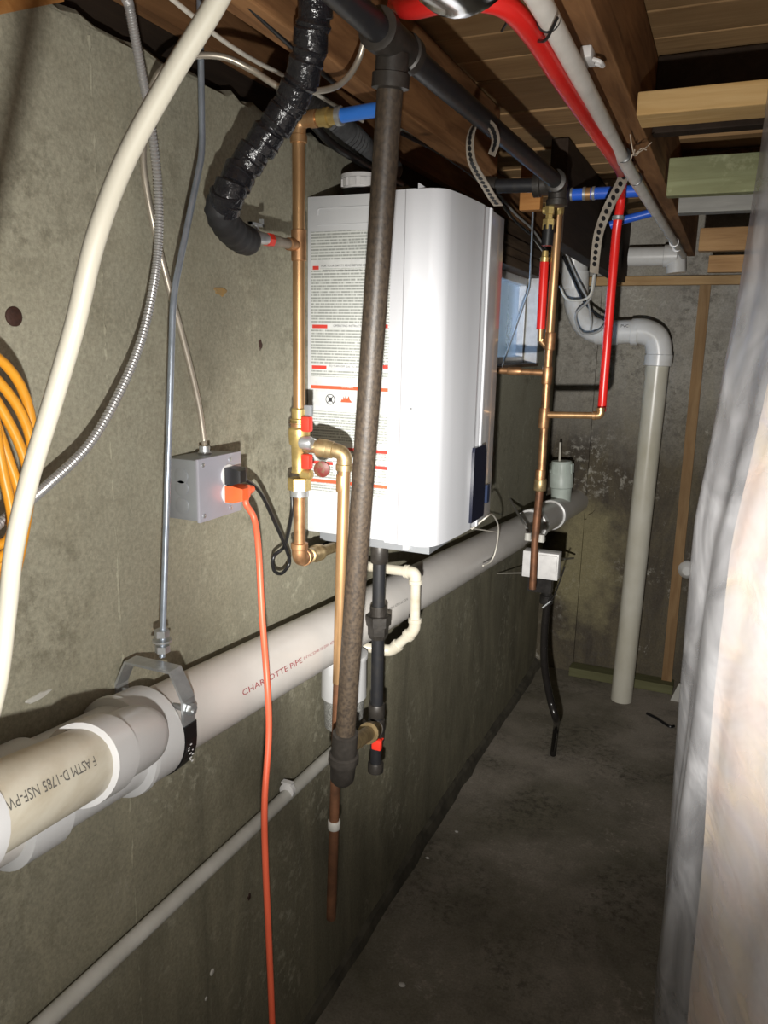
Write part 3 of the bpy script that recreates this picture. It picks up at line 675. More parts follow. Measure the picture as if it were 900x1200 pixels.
# far end: tee with cleanout
b = B()
for px, py in ((640, 612), (662, 600)):
    u_, n_ = hit(px, py, DA, dd, RP); c = DA+dd*u_
    q = B(); q.turn(c, dd, [(-0.03, RP), (-0.028, RP*1.13), (0.014, RP*1.15), (0.018, RP*1.0)], 32); q.make('far_hub', M['pvcfar'], drain)
b.bm.free()
u_, n_ = hit(671, 592, DA, dd, RP); tc_ = DA+dd*u_
cdir = V((-0.05, 0, 1)).normalized()
b = B(); b.turn(tc_, cdir, [(0.0, 0.042), (0.06, 0.044), (0.10, 0.047), (0.105, 0.052), (0.165, 0.053), (0.17, 0.050), (0.205, 0.050), (0.222, 0.044)], 24); co = b.make('cleanout_stub', M['pvcgreen'], drain)
b = B(); top = tc_+cdir*0.215; b.tube([top+V((-0.01, 0, 0.0)), top+V((-0.012, 0, 0.09))], 0.005, 8); b.make('cleanout_rod', M['wirewhite'], drain)
for k in range(10):
    a = k*math.pi/5; e1, e2 = frame(cdir); q = B(); d = e1*math.cos(a)+e2*math.sin(a); q.obox(tc_+cdir*0.19+d*0.0505, d*0.002, cdir*0.02, cdir.cross(d)*0.004); q.make('cap_rib', M['pvcgreen'], drain, smooth=False)

# clevis hanger and rod
hy = PX(226, 826, -0.65).y
hc = dpt(hy); HR = RP+0.006
hang = thing('clevis_hanger', 'steel clevis hanger with black strap holding the thick drain pipe', 'hanger', hc)
def loc2(x, z, dy=0): return hc+V((x, dy, z))
hx = 0.0605
b = B()
b.ribbon([loc2(-hx, -0.01), loc2(-hx, 0.058), loc2(-0.040, 0.098), loc2(0.040, 0.098), loc2(hx, 0.058), loc2(hx, -0.012)], (0, 1, 0), 0.026, 0.004)
b.make('yoke', M['steel'], hang, smooth=False)
b = B(); b.ribbon([loc2(-hx-0.0025, 0.02)]+[loc2(math.cos(a)*(hx+0.0025), -0.004+math.sin(a)*(RP+0.008)) for a in [math.pi+k*math.pi/14 for k in range(15)]]+[loc2(hx+0.0025, 0.02)], (0, 1, 0), 0.026, 0.004)
strap = plab(b.make('lower_strap', M['blackplastic'], hang, smooth=False), 'black lower strap')
q = B()
for k in range(9):
    y_ = rnd.uniform(-0.009, 0.007); z_ = -0.012-k*0.0033; q.box(loc2(hx+0.0040, z_, y_), loc2(hx+0.0049, z_+0.0016, y_+rnd.uniform(0.002, 0.005)))
q.make('worn_print', M['inkwhite'], strap, smooth=False)
b = B(); b.tube([loc2(-hx-0.002, 0.047), loc2(hx+0.012, 0.040)], 0.0042, 10); b.make('cross_bolt', M['steel'], hang)
for x in (hx+0.006,):
    b = B(); b.turn(loc2(x-0.003, 0.043), (1, 0, 0), [(0, 0.009), (0.007, 0.009)], hexa=True); b.make('nut', M['steel'], hang, smooth=False)
rt = loc2(0, 0.10)
rod_b = PX(190, 768, hc.x)
rod = thing('threaded_rod', 'bent zinc hanger rod running from the ceiling down to the clevis hanger', 'rod', rod_b)
tb('rod', fillet([V((hc.x, PX(234, -40, hc.x).y, CZ-0.01)), PX(237, 165, hc.x), PX(236, 185, hc.x), PX(203, 345, hc.x), PX(190, 770, hc.x)], 0.03), 0.0047, M['boltsteel'], rod, 10)
zn = PX(190, 751, hc.x)
for dz, r in ((0.012, 0.011), (-0.012, 0.011)):
    b = B(); b.turn(zn+V((0, 0, dz-0.005)), (0, 0, 1), [(0, r), (0.010, r)], hexa=True); b.make('nut', M['steel'], rod, smooth=False)
b = B(); b.turn(zn+V((0, 0, -0.001)), (0, 0, 1), [(0, 0.014), (0.003, 0.014)], 16); b.make('washer', M['steel'], rod)

# small pipe low on the wall
sp = thing('small_pipe', 'thin dusty white pipe clamped low on the left wall', 'pipe', (-0.755, 0.8, 0.70))
SX = -0.757
a0 = PX(40, 1210, SX); a1 = PX(400, 872, SX); ad = (a1-a0).normalized()
tb('pipe', [a0-ad*0.6, a0, a1, a1+ad*0.12], 0.0135, M['pvcgrey'], sp, 20)
cp = PX(337, 926, SX); b = B(); b.turn(cp-ad*0.006, ad, [(0, 0.0145), (0.001, 0.0165), (0.012, 0.0165), (0.013, 0.0145)], 18)
b.obox(cp+V((0.0, 0, 0.018)), V((0.012, 0, 0)), V((0, 0.006, 0)), V((0, 0, 0.002))); b.make('clamp', M['whiteplastic'], sp)

# ================================================================== GAS PIPING
gas = thing('gas_line', 'black iron gas pipe under the ceiling with rusty drop leg before the heater', 'pipe', PY(400, 920, 1.12))
gz_ = 1.995
gt = PZ(461, 50, gz_); ge = PZ(652, 213, 2.0); gx_ = gt.x
g0 = V((gx_-0.002, gt.y-0.55, gz_))
tb('run_pipe', [g0, gt], 0.0168, M['blackpipe'], gas, 24)
tb('run_pipe', [gt, ge], 0.0168, M['blackpipe'], gas, 24)
gb = PY(401.5, 905, 1.12); gd = (gb-gt).normalized()
tb('drop_pipe', [gt+gd*0.02, gb], 0.0172, M['iron'], gas, 24)
b = B(); b.turn(gt+V((0, -0.052, 0)), (0, 1, 0), [(0, 0.020), (0.002, 0.0255), (0.018, 0.0255), (0.02, 0.0225), (0.084, 0.0225), (0.086, 0.0255), (0.102, 0.0255), (0.104, 0.020)], 22)
b.turn(gt+gd*0.012, gd, [(0, 0.0215), (0.022, 0.0215), (0.023, 0.0245), (0.04, 0.0245), (0.042, 0.018)], 22); b.make('tee', M['blackfit'], gas)
# the run bends away to the upper left towards the viewer
# bottom tee and cap
b = B(); b.turn(gb-gd*0.085, gd, [(0, 0.019), (0.002, 0.0225), (0.040, 0.0225), (0.044, 0.0225), (0.046, 0.0265), (0.060, 0.027), (0.062, 0.0235), (0.07, 0.0235), (0.072, 0.0225), (0.098, 0.0215), (0.106, 0.016), (0.108, 0.008)], 22)
b.make('bottom_tee', M['blackfit'], gas)
# heater gas drop
GY = 1.42
gh_t = PY(445, 632, GY); gh_b = PY(440, 912, GY); xg = (gh_t.x+gh_b.x)/2
hgas = thing('gas_drop', 'black gas riser with union and red-handled valve under the heater', 'pipe', gh_b)
hd = (gh_b-gh_t).normalized()
def hp(py): t = (py-632)/(912-632); return PY(445-5*t, py, GY)
tb('riser', [V((gh_t.x, gh_t.y, HZ0-0.004)), hp(852)], 0.0135, M['blackpipe'], hgas, 18)
collar(hp(647), hd, 0.0185, 0.045, M['blackfit'], hgas, 'coupling')
b = B(); c = hp(728); b.turn(c-hd*0.035, hd, [(0, 0.016), (0.004, 0.0185), (0.02, 0.0185), (0.022, 0.022)], 20); b.turn(c-hd*0.014, hd, [(0, 0.0275), (0.022, 0.0275)], hexa=True); b.turn(c+hd*0.008, hd, [(0, 0.023), (0.02, 0.022), (0.03, 0.018)], hexa=True); b.make('union', M['blackfit'], hgas, smooth=False)
collar(hp(832), hd, 0.0180, 0.03, M['blackfit'], hgas, 'coupling')
b = B(); tcn = hp(853); b.turn(tcn-hd*0.022, hd, [(0, 0.016), (0.002, 0.0185), (0.05, 0.0185), (0.052, 0.015)], 20)
side = (gb-gd*0.05 - tcn).normalized()
b.turn(tcn-side*0.016, side, [(0, 0.016), (0.002, 0.0185), (0.036, 0.0185), (0.038, 0.015)], 20); b.make('tee', M['blackfit'], hgas)
b = B(); e = gb-gd*0.045; l = (e-tcn).length; b.turn(tcn+side*0.02, side, [(0, 0.012), (0.004, 0.017), (0.05, 0.018), (0.055, 0.022), (0.085, 0.022), (0.09, 0.0155), (l-0.04, 0.0155)], 18); b.make('valve_body', M['brassdull'], hgas)
tb('nipple', [hp(862), hp(895)], 0.0125, M['blackpipe'], hgas, 16)
b = B(); b.turn(hp(893), hd, [(0, 0.0165), (0.002, 0.0175), (0.022, 0.0175), (0.025, 0.012)], 18); b.make('cap', M['blackfit'], hgas)
b = B(); c = PY(441, 872, GY-0.03); b.box(c-V((0.009, 0.006, 0.012)), c+V((0.012, 0.006, 0.012))); b.turn(c+V((0.0, 0.006, 0)), (0, 1, 0), [(0, 0.005), (0.022, 0.005)], 8); plab(b.make('valve_handle', M['redhandle'], hgas, bevel=0.003), 'red valve handle')
# far end of the gas run
gfar = thing('gas_fitting', 'black gas elbow and brass connector at the far end of the gas run', 'pipe', ge)
b = B(); b.turn(ge+V((0, -0.02, 0)), (0, 1, 0), [(0, 0.021), (0.002, 0.0255), (0.02, 0.0255), (0.022, 0.0225), (0.05, 0.0225), (0.06, 0.015)], 20)
b.turn(ge+V((0, 0.025, 0.0)), (-1, 0, 0), [(0, 0.024), (0.04, 0.024), (0.042, 0.028), (0.058, 0.028), (0.06, 0.02)], 20); b.turn(ge+V((0, 0.02, 0)), (0, 0, -1), [(0, 0.022), (0.035, 0.022), (0.037, 0.0255), (0.05, 0.0255), (0.052, 0.018)], 20); b.make('elbow', M['blackfit'], gfar)
tb('side_pipe', [ge+V((-0.05, 0.025, 0)), ge+V((-0.165, 0.025, 0.004))], 0.0165, M['blackpipe'], gfar, 18)
collar(ge+V((-0.165, 0.025, 0.004)), (1, 0, 0), 0.022, 0.03, M['blackfit'], gfar, 'coupling')
fy = ge.y+0.02
def fp(px, py): return PY(px, py, fy)
tb('nipple', [ge+V((0, 0.02, -0.04)), V((fp(645, 238).x, fy, fp(645, 238).z))], 0.010, M['brassdull'], gfar, 14)
b = B(); p = fp(645, 238); b.turn(p, (-0.02, 0, -1), [(0, 0.012), (0.025, 0.012), (0.026, 0.009), (0.036, 0.009), (0.037, 0.015), (0.06, 0.015), (0.061, 0.012), (0.07, 0.012)], hexa=True); b.make('brass_union', M['brass'], gfar, smooth=False)
tb('flex_sleeve', [fp(643, 264), fp(641, 288)], 0.014, M['blackplastic'], gfar, 14)

# ================================================================== COPPER LINES
cy = 1.2
def c1p(px, py, y=cy): return PY(px, py, y)
sup = thing('copper_supply', 'upright copper water pipe with brass valves left of the heater', 'pipe', c1p(350, 660))
RC = 0.0108
ct_, cb_ = c1p(350.5, 141), c1p(350.5, 655)
xm = (ct_.x+cb_.x)/2; ct_.x = xm; cb_.x = xm
def cz(py): return c1p(350.5, py).z
tb('pipe', [V((xm, cy, cz(165))), V((xm, cy, cz(488)))], RC, M['copper'], sup, 20)
tb('pipe', [V((xm, cy, cz(575))), V((xm, cy, cz(640)))], RC, M['copperdull'], sup, 20)
elbow(ct_, ct_+V((0, 0, -1)), ct_+V((1, 0, 0)), RC*1.15, 0.034, M['copper'], sup)
tb('pipe', [ct_+V((0.03, 0, 0)), ct_+V((0.05, 0, 0))], RC*1.0, M['copper'], sup)
b = B(); b.turn(ct_+V((0.036, 0, 0)), (1, 0, 0), [(0, 0.011), (0.002, 0.0135), (0.012, 0.0135), (0.013, 0.0155), (0.020, 0.0155), (0.021, 0.0125), (0.036, 0.0125)], 16); b.make('brass_adapter', M['brass'], sup)
b = B(); b.turn(ct_+V((0.070, 0, 0)), (1, 0, 0), [(0, 0.0135), (0.001, 0.015), (0.009, 0.015), (0.010, 0.0135)], 18); b.make('crimp_ring', M['steel'], sup)
# tee for the side boiler drain
tz = cz(288)
b = B(); b.turn(V((xm, cy, tz-0.025)), (0, 0, 1), [(0, RC*1.08), (0.001, RC*1.2), (0.012, RC*1.2), (0.05, RC*1.2), (0.051, RC*1.05)], 18)
tdir = (PX(300, 279, -0.70)-V((xm, cy, tz))).normalized()
b.turn(V((xm, cy, tz)), tdir, [(0, 0.009), (0.02, 0.0095), (0.021, 0.0105), (0.03, 0.0105), (0.031, 0.008)], 14); b.make('tee', M['copperdull'], sup)
# valve stack
def zst(py0, prof, mat, name, hexa=False):
    b = B(); z0 = cz(py0); b.turn((xm, cy, z0), (0, 0, -1), prof, 20, hexa); return b.make(name, mat, sup, smooth=not hexa)
zst(478, [(0, 0.0115), (0.002, 0.0135), (0.018, 0.0135), (0.02, 0.0165), (0.026, 0.0165)], M['brass'], 'compression_nut')
zst(492, [(0, 0.0165), (0.006, 0.0165), (0.007, 0.015), (0.012, 0.015)], M['copperdull'], 'sleeve')
zst(500, [(0, 0.015), (0.004, 0.019), (0.012, 0.0195), (0.03, 0.018), (0.034, 0.0145), (0.078, 0.0135), (0.082, 0.015)], M['brass'], 'valve_body')
zst(560, [(0, 0.0205), (0.022, 0.0205)], M['brass'], 'union_nut', True)
zst(571, [(0, 0.018), (0.006, 0.0165), (0.016, 0.0165), (0.018, 0.011)], M['steel'], 'bottom_nut')
for py, dy in ((497, 0), (541, 0)):
    c = c1p(360, py, cy-0.012); b = B(); b.box(c-V((0.009, 0.008, 0.0135)), c+V((0.008, 0.008, 0.0135))); o = b.make('valve_handle', M['redhandle'], sup, bevel=0.004); plab(o, 'red valve handle')
b = B(); b.turn(c1p(360, 519, cy-0.012)+V((-0.012, 0, 0)), (1, 0, 0), [(0, 0.011), (0.018, 0.012), (0.022, 0.009)], 14); b.make('valve_bonnet', M['steel'], sup)
b = B(); c = c1p(362, 481, cy); b.box(c-V((0.008, 0.004, 0.009)), c+V((0.006, 0.004, 0.009))); b.make('lever_stop', M['boxsteel'], sup, bevel=0.001)
b = B(); c = c1p(360, 556, cy-0.004); b.turn(c-V((0.012, 0, 0)), (1, 0, 0), [(0, 0.008), (0.02, 0.009), (0.022, 0.006)], 12); b.make('side_port', M['brass'], sup)
# bottom elbow into the heater
ebz = cz(655); eb = V((xm, cy, ebz)); hin = PY(395, 640, 1.42)
elbow(eb, eb+V((0, 0, 1)), hin, RC*1.3, 0.03, M['copperdull'], sup)
tb('inlet_pipe', [eb, hin], RC*1.02, M['brassdull'], sup, 18)
b = B(); dI = (hin-eb).normalized(); b.turn(eb+dI*0.05, dI, [(0, 0.012), (0.002, 0.0145), (0.03, 0.0145), (0.034, 0.017), (0.06, 0.017), (0.062, 0.012)], 14); b.make('inlet_union', M['brassdull'], sup)
tb('inlet_pipe', fillet([hin, hin+dI*0.02, V((hin.x+dI.x*0.02, hin.y+dI.y*0.02, HZ0-0.021))], 0.015), RC, M['brassdull'], sup, 16)
# discharge pipe of the relief valve
ry = 1.21
dis = thing('discharge_pipe', 'copper relief discharge pipe dropping beside the rusty gas leg', 'pipe', PY(388, 1076, ry))
def dp(px, py): return PY(px, py, ry)
dtop = dp(404, 530); dbot = dp(388, 1076)
dvec = (dbot-dtop).normalized()
tb('pipe', [dtop+dvec*0.02, dp(396.5, 800)], 0.0108, M['copper'], dis, 20)
tb('pipe', [dp(396.5, 800), dbot], 0.0098, M['copperrust'], dis, 18)
elbow(dtop, dtop+dvec, PY(372, 524, ry-0.01), 0.0135, 0.032, M['brassdull'], dis)
pv = PY(372, 524, ry-0.01); pw = V((xm+0.012, cy, cz(521)))
b = B(); vd = (pw-dtop).normalized(); ll = (pw-dtop).length
b.turn(dtop+vd*0.02, vd, [(0, 0.013), (0.012, 0.0165), (0.03, 0.0165), (0.032, 0.012), (0.045, 0.012), (0.047, 0.0145), (ll-0.02, 0.0145)], 16); b.make('relief_valve', M['brassdull'], dis)
b = B(); c = PY(379, 548, ry-0.02); b.turn(c, (0.25, -1, -0.1), [(0, 0.012), (0.010, 0.0145), (0.012, 0.0145), (0.014, 0.010)], 20); h_ = plab(b.make('valve_tag', M['dullred'], dis), 'red round valve tag')
b = B(); c = PY(394, 548, HY0-0.004); b.box(c-V((0.007, 0.001, 0.012)), c+V((0.007, 0.001, 0.012))); b.make('white_tag', M['whiteplastic'], dis, smooth=False)
collar(dp(391.5, 966), dvec, 0.0125, 0.018, M['pvcgrey'], dis, 'tape_band')
collar(dp(401.5, 566), dvec, 0.0118, 0.03, M['copper'], dis, 'coupling')

# blue supply pipe running to the ceiling behind the gas leg
b0 = ct_+V((0.072, 0, 0))
tag(tb('blue_pipe', fillet([b0, PY(450, 127, cy), PY(462, 124, cy), PY(465, 60, cy+0.0)], 0.03), 0.0112, M['blue'], None, 18), 'short bright blue plastic water pipe from the copper elbow to the iron gas leg', 'pipe')

# hose bibb with red nut and taped black duct hose
bx = -0.70
bib = thing('boiler_drain', 'small chrome drain tap with red nut on the copper pipe', 'tap', PX(320, 284, bx))
q0 = V((xm, cy, tz))+tdir*0.028; q1 = PX(296, 277, -0.70); bdv = (q1-q0).normalized(); bl_ = (q1-q0).length
b = B(); b.turn(q0, bdv, [(0, 0.008), (0.03, 0.008), (0.031, 0.0095), (bl_*0.5, 0.0095)], 14); b.make('tap_body', M['strapsteel'], bib)
b = B(); b.turn(q0+bdv*bl_*0.5, bdv, [(0, 0.0105), (0.014, 0.0105)], hexa=True); plab(b.make('red_nut', M['redhandle'], bib, smooth=False), 'red nut')
b = B(); b.turn(q0+bdv*(bl_*0.5+0.014), bdv, [(0, 0.009), (bl_*0.38, 0.011), (bl_*0.42, 0.009)], 14); b.make('hose_end', M['steel'], bib)
c = PX(300, 263, -0.70); b = B(); b.box(c-V((0.003, 0.018, 0.002)), c+V((0.003, 0.018, 0.002))); b.box(c+V((-0.003, 0.014, -0.002)), c+V((0.003, 0.018, 0.010))); b.box(c+V((-0.003, -0.018, -0.010)), c+V((0.003, -0.014, 0.002))); b.turn(c, (0, 0.05, -1), [(0, 0.004), (0.022, 0.004)], 8); b.make('tap_handle', M['steel'], bib, smooth=False)

hx_ = -0.66
hpts = [PX(374, -45, -0.53), PX(369, 15, -0.54), PX(359, 75, -0.56), PX(340, 122, -0.59), PX(312, 162, -0.625), PX(287, 195, -0.655), PX(268, 228, -0.67), PX(262, 243, -0.68)]
hose = thing('black_hose', 'fat black tape-wrapped hose hanging from the ceiling to the drain tap', 'hose', PX(262, 245, -0.68))
def wr(t, i): return 0.0215+0.0016*math.sin(i*1.9)+0.0012*math.sin(i*0.77+1)
b = B(); b.tube(smooth_path(hpts, 14), 0.021, 22, wr)
ho = b.make('tape_wrap', M['tape'], hose)
hs = smooth_path(hpts, 14)
for k in range(4, len(hs)-4, 9):                           # spiral overlaps of the tape
    d = (hs[k+1]-hs[k-1]).normalized(); dt = (d+V((0.25, 0.3, 0.1))*0.5).normalized()
    q = B(); q.turn(hs[k]-dt*0.008, dt, [(-0.012, 0.0205), (-0.010, 0.0226), (0.018, 0.0230), (0.020, 0.0205)], 20); q.make('tape_turn', M['tape'], hose)
fpts = [PX(263, 232, -0.68), PX(258, 246, -0.685), PX(266, 264, -0.69), PX(280, 278, -0.695), PX(292, 283, -0.70)]
b = B(); b.tube(smooth_path(fpts, 6), 0.022, 20, lambda t, i: 0.0215+0.0012*math.sin(i*2.3)); plab(b.make('foam_elbow', M['foam'], hose), 'dull black foam elbow at the lower end')

# ================================================================== ELECTRICAL AT THE LEFT
ob = thing('outlet_box', 'grey metal outlet box on the wall with two plugs in it', 'outlet', PX(245, 608, WX))
ox = -0.722
p_tl = PX(228, 539, ox); p_tr = PX(278, 531, ox); p_bl = PX(229, 608, ox)
y0_, y1_ = PX(231, 575, ox).y, PX(279, 570, ox).y
z1_, z0_ = PX(252, 535, ox).z, PX(252, 605, ox).z
yb0 = y0_-0.001
b = B(); b.box((WX+0.001, yb0, z0_), (ox, y1_, z1_)); b.make('box', M['boxsteel'], ob, bevel=0.003)
for k, z in enumerate((z1_-0.026, z0_+0.05, z0_+0.022)):
    b = B(); b.turn((WX+0.030, yb0+0.001, z), (0, -1, 0), [(0, 0.0125), (0.0018, 0.0125), (0.0022, 0.0115)], 18); b.make('knockout', M['boxsteel'], ob)
b = B(); b.box((ox, yb0-0.002, z0_-0.002), (ox+0.006, y1_+0.002, z1_+0.002)); b.make('cover', M['boxface'], ob, bevel=0.0025)
for z in (z1_-0.008, z0_+0.008):
    for y in (yb0+0.008, y1_-0.03):
        b = B(); b.turn((ox+0.006, y, z), (1, 0, 0), [(0, 0.0035), (0.0015, 0.0035), (0.002, 0.002)], 10); b.make('screw', M['steel'], ob)
uy = yb0+(y1_-yb0)*0.66
for z in (z1_-0.032, z0_+0.034):
    b = B(); b.turn((ox+0.005, uy, z), (1, 0, 0), [(0, 0.0175), (0.003, 0.0175), (0.0035, 0.0165)], 20); b.make('receptacle', M['whiteplastic'], ob)
b = B(); pc_ = PX(240, 533, -0.752); b.turn(V((WX+0.028, pc_.y, z1_-0.001)), (0, 0, 1), [(0, 0.011), (0.004, 0.011), (0.005, 0.0085), (0.014, 0.0085)], 14); b.make('cable_connector', M['steel'], ob)
# plugs and cords
def plugbox(c, mat, ln, name, root, w=0.011, h=0.0135):
    q = B(); q.rings([[c+V((x, sy*w_, sz*h_)) for sy, sz in ((-1,-1),(1,-1),(1,1),(-1,1))] for x, w_, h_ in ((0.0, w*1.15, h), (ln*0.5, w*1.2, h), (ln, w*0.7, h*0.7))]); return q.make(name, mat, root, bevel=0.0025)
zk = z1_-0.032; zo = z0_+0.034
blk = thing('power_cable', 'black power cord from the outlet box looping below the copper pipe', 'cord', (ox+0.007, uy, zk))
plugbox(V((ox+0.009, uy, zk)), M['blackplastic'], 0.026, 'plug', blk)
b = B(); b.box((ox+0.0102, uy-0.006, zk-0.012), (ox+0.030, uy+0.022, zk+0.012)); b.make('plug_head', M['blackplastic'], blk, bevel=0.004)
tb('cord', smooth_path([V((ox+0.02, uy+0.015, zk+0.001)), PX(284, 559, -0.705), PX(304, 576, -0.71), PX(322, 612, -0.72), PX(336, 645, -0.73), PX(339, 660, -0.735), PX(330, 672, -0.74), PX(321, 668, -0.74), PX(321, 652, -0.735), PX(334, 638, -0.735), PX(342, 600, -0.745), PX(342, 570, -0.75), PX(352, 645, -0.755), PX(375, 640, -0.755), PX(400, 626, -0.755)], 10), 0.0034, M['blackplastic'], blk, 10)
org = thing('extension_cord', 'orange extension cord hanging from the outlet box to the floor', 'cord', (ox+0.007, uy, zo))
plugbox(V((ox+0.009, uy, zo)), M['orangeplug'], 0.03, 'plug', org)
b = B(); b.box((ox+0.0102, uy-0.009, zo-0.0115), (ox+0.030, uy+0.030, zo+0.0115)); b.turn((ox+0.020, uy+0.028, zo), (0, 1, 0), [(0, 0.009), (0.012, 0.008), (0.02, 0.006)], 12); b.make('plug_head', M['orangeplug'], org, bevel=0.004)
tb('cord', smooth_path([V((ox+0.020, uy+0.04, zo)), PX(288, 589, -0.70), PX(298, 608, -0.69), PX(303, 645, -0.67), PX(307, 720, -0.65), PX(313, 800, -0.62), PX(315, 860, -0.61), PX(310, 940, -0.60), PX(311, 1010, -0.59), PX(315, 1100, -0.58), PX(319, 1200, -0.57), PX(322, 1290, -0.56), PX(325, 1360, -0.55)], 10), 0.0052, M['orangecord'], org, 12)

# armoured cable with ribbed sheath
ap = smooth_path([V((-0.675, 0.80, 2.19)), PX(145, -30, -0.69), PX(152, 10, -0.70), PX(163, 70, -0.715), PX(176, 140, -0.73), PX(185, 215, -0.74), PX(186, 280, -0.74), PX(180, 335, -0.738), PX(165, 400, -0.732), PX(140, 460, -0.728), PX(105, 520, -0.725), PX(60, 565, -0.725), PX(20, 598, -0.72), PX(-40, 640, -0.71), PX(-120, 690, -0.70), V((-0.74, 0.0, 1.28)), V((-0.76, -0.7, 1.2))], 34)
b = B(); b.tube(ap, 0.006, 12, lambda t, i: 0.0064 if i % 2 else 0.0052)
tag(b.make('armoured_cable', M['armor'], None), 'ribbed grey steel armoured cable sweeping down the left wall', 'cable')
# thinner metal-clad cable to the outlet box
mp_ = smooth_path([PX(432, -25, -0.52), PX(430, 25, -0.53), PX(420, 70, -0.55), PX(398, 99, -0.57), PX(365, 107, -0.59), PX(330, 103, -0.62), PX(295, 82, -0.66), PX(262, 67, -0.69), PX(225, 66, -0.72), PX(195, 78, -0.735), PX(180, 98, -0.745), PX(172, 135, -0.755), PX(168, 190, -0.76), PX(178, 255, -0.757), PX(196, 330, -0.755), PX(215, 400, -0.755), PX(232, 470, -0.753), PX(239, 515, -0.752), V((WX+0.028, pc_.y, z1_+0.012))], 26)
b = B(); b.tube(mp_, 0.0048, 12, lambda t, i: 0.0048 if i % 2 else 0.0043)
tag(b.make('metal_clad_cable', simple('beige_metal_cable', (0.55, 0.50, 0.42), 0.35, 0.6), None), 'thin silvery beige cable looping under the ceiling down to the outlet box', 'cable')
# thick white cable in the foreground
wp = smooth_path([PY(285, -60, 0.37), PY(252, 5, 0.367), PY(200, 90, 0.36), PY(148, 185, 0.35), PY(112, 280, 0.34), PY(88, 380, 0.335), PY(62, 470, 0.33), PY(35, 560, 0.325), PY(17, 640, 0.32), PY(8, 720, 0.32), PY(-4, 810, 0.315), PY(-30, 900, 0.31)], 12)
wd_ = (wp[0]-wp[3]).normalized(); we_ = (wp[-1]-wp[-4]).normalized()          # runs on straight to the ceiling and down to the floor
wp = [wp[0]+wd_*((CZ-0.004-wp[0].z)/wd_.z)] + wp + [wp[-1]+we_*((0.006-wp[-1].z)/we_.z)]
tag(tb('white_cable', wp, 0.0056, M['cable'], None, 18), 'thick cream cable crossing the upper left foreground', 'cable')
# small white cable behind it near the ceiling
tag(tb('white_wire', smooth_path([PX(185, -15, -0.62), PX(225, 18, -0.63), PX(262, 48, -0.64), PX(300, 72, -0.655), PX(345, 95, -0.67), PX(390, 122, -0.68), PX(425, 142, -0.69)], 8), 0.0032, M['wirewhite'], None, 10), 'thin white wire slanting along the joist at the upper left', 'wire')
tag(tb('black_wire', smooth_path([PX(270, -15, -0.60), PX(310, 25, -0.61), PX(350, 62, -0.62), PX(395, 100, -0.63)], 8), 0.004, M['blackplastic'], None, 10), 'black wire slanting along the joist beside the thin white wire', 'wire')

# coil of amber cord hanging at the far left
coil = thing('cord_coil', 'coil of amber orange cord hanging at the left edge', 'cord', PX(0, 560, -0.61))
cc = PX(-28, 560, -0.695)
for k in range(5):
    R_z = 0.153-0.0185*k+rnd.uniform(-0.003, 0.003); R_y = (0.086-0.0133*k); oz = rnd.uniform(-0.008, 0.008); ox_ = 0.006*k-0.015
    pts = []
    for i in range(49):
        a = i*2*math.pi/48; pts.append(cc+V((ox_+0.006*math.sin(2*a+k), math.cos(a)*R_y+0.004*math.sin(a*3+k), oz+math.sin(a)*R_z+0.01*math.cos(a*2+k))))
    tb('cord_loop', pts, 0.0055, M['yellowcord'], coil, 10)
b = B(); b.turn((WX-0.004, cc.y, cc.z+0.118), (1, 0, 0.1), [(0, 0.003), (0.115, 0.003), (0.116, 0.006), (0.119, 0.006)], 10); b.make('nail', M['steel'], coil)
# rust spots on the wall
b = B(); q = PX(15.5, 371, WX); b.turn((WX-0.003, q.y, q.z), (1, 0, 0), [(0, 0.0115), (0.005, 0.0115), (0.0062, 0.009)], 18); tag(b.make('rusty_tie', M['rustspot'], None), 'round rusty form-tie end in the concrete at the far left', 'tie')

rust_stain = simple('rust_stain', (0.42, 0.26, 0.09), 0.85, 0, (0.33, 0.24, 0.12), 60)
def smear(px, py, rx, rz, mat, name, n=14):
    p = PX(px, py, WX); q = B(); pts = []
    for i in range(n):
        a = i*2*math.pi/n; k_ = 1+rnd.uniform(-0.35, 0.35); pts.append(V((WX-0.001, p.y+math.cos(a)*rx*k_, p.z+math.sin(a)*rz*k_)))
    q.rings([pts, [v+V((0.0022, 0, 0))*1.0-(v-V((WX, p.y, p.z)))*0.25 for v in pts]]); q.make(name, mat, wall_l, smooth=False)
smear(258, 342, 0.020, 0.007, rust_stain, 'rust_stain'); smear(305, 404, 0.006, 0.010, M['rustspot'], 'patched_hole'); smear(45, 816, 0.022, 0.006, M['pvcgrey'], 'mortar_smear'); smear(292, 1051, 0.006, 0.008, M['rustspot'], 'patched_hole')
# ================================================================== RED / WHITE / BLUE PLASTIC PIPES
rz = 1.985
rp = [PZ(470, 8, 1.99), PZ(540, -3, 1.99), PZ(590, 5, 1.99), PZ(625, 38, 1.988), PZ(655, 85, 1.985), PZ(690, 140, 1.985), PZ(716, 178, 1.985)]
rq = PZ(728, 200, 1.985)
red = thing('red_pipe', 'long red plastic water pipe following the joist then dropping to the copper elbow', 'pipe', PY(705, 482, 2.35))
ry2 = 2.35
rtop = PY(731, 195, ry2)
rpts = smooth_path(rp, 8)+[PZ(724, 188, 1.99)]
e_ = rpts[-1]
rdrop = [PY(727, 240, ry2-0.02), PY(722, 275, ry2), PY(714, 370, ry2), PY(705, 482, ry2)]
tb('pipe', smooth_path([PZ(465, 6, 2.045), PZ(484, 9, 2.01), PZ(535, -1, 1.99), PZ(588, 5, 1.99), PZ(622, 38, 1.988), PZ(655, 90, 1.985), PZ(690, 142, 1.985), PZ(718, 183, 1.99), PY(729, 205, 2.15), PY(728, 225, 2.30)]+rdrop, 10), 0.0125, M['red'], red, 18)
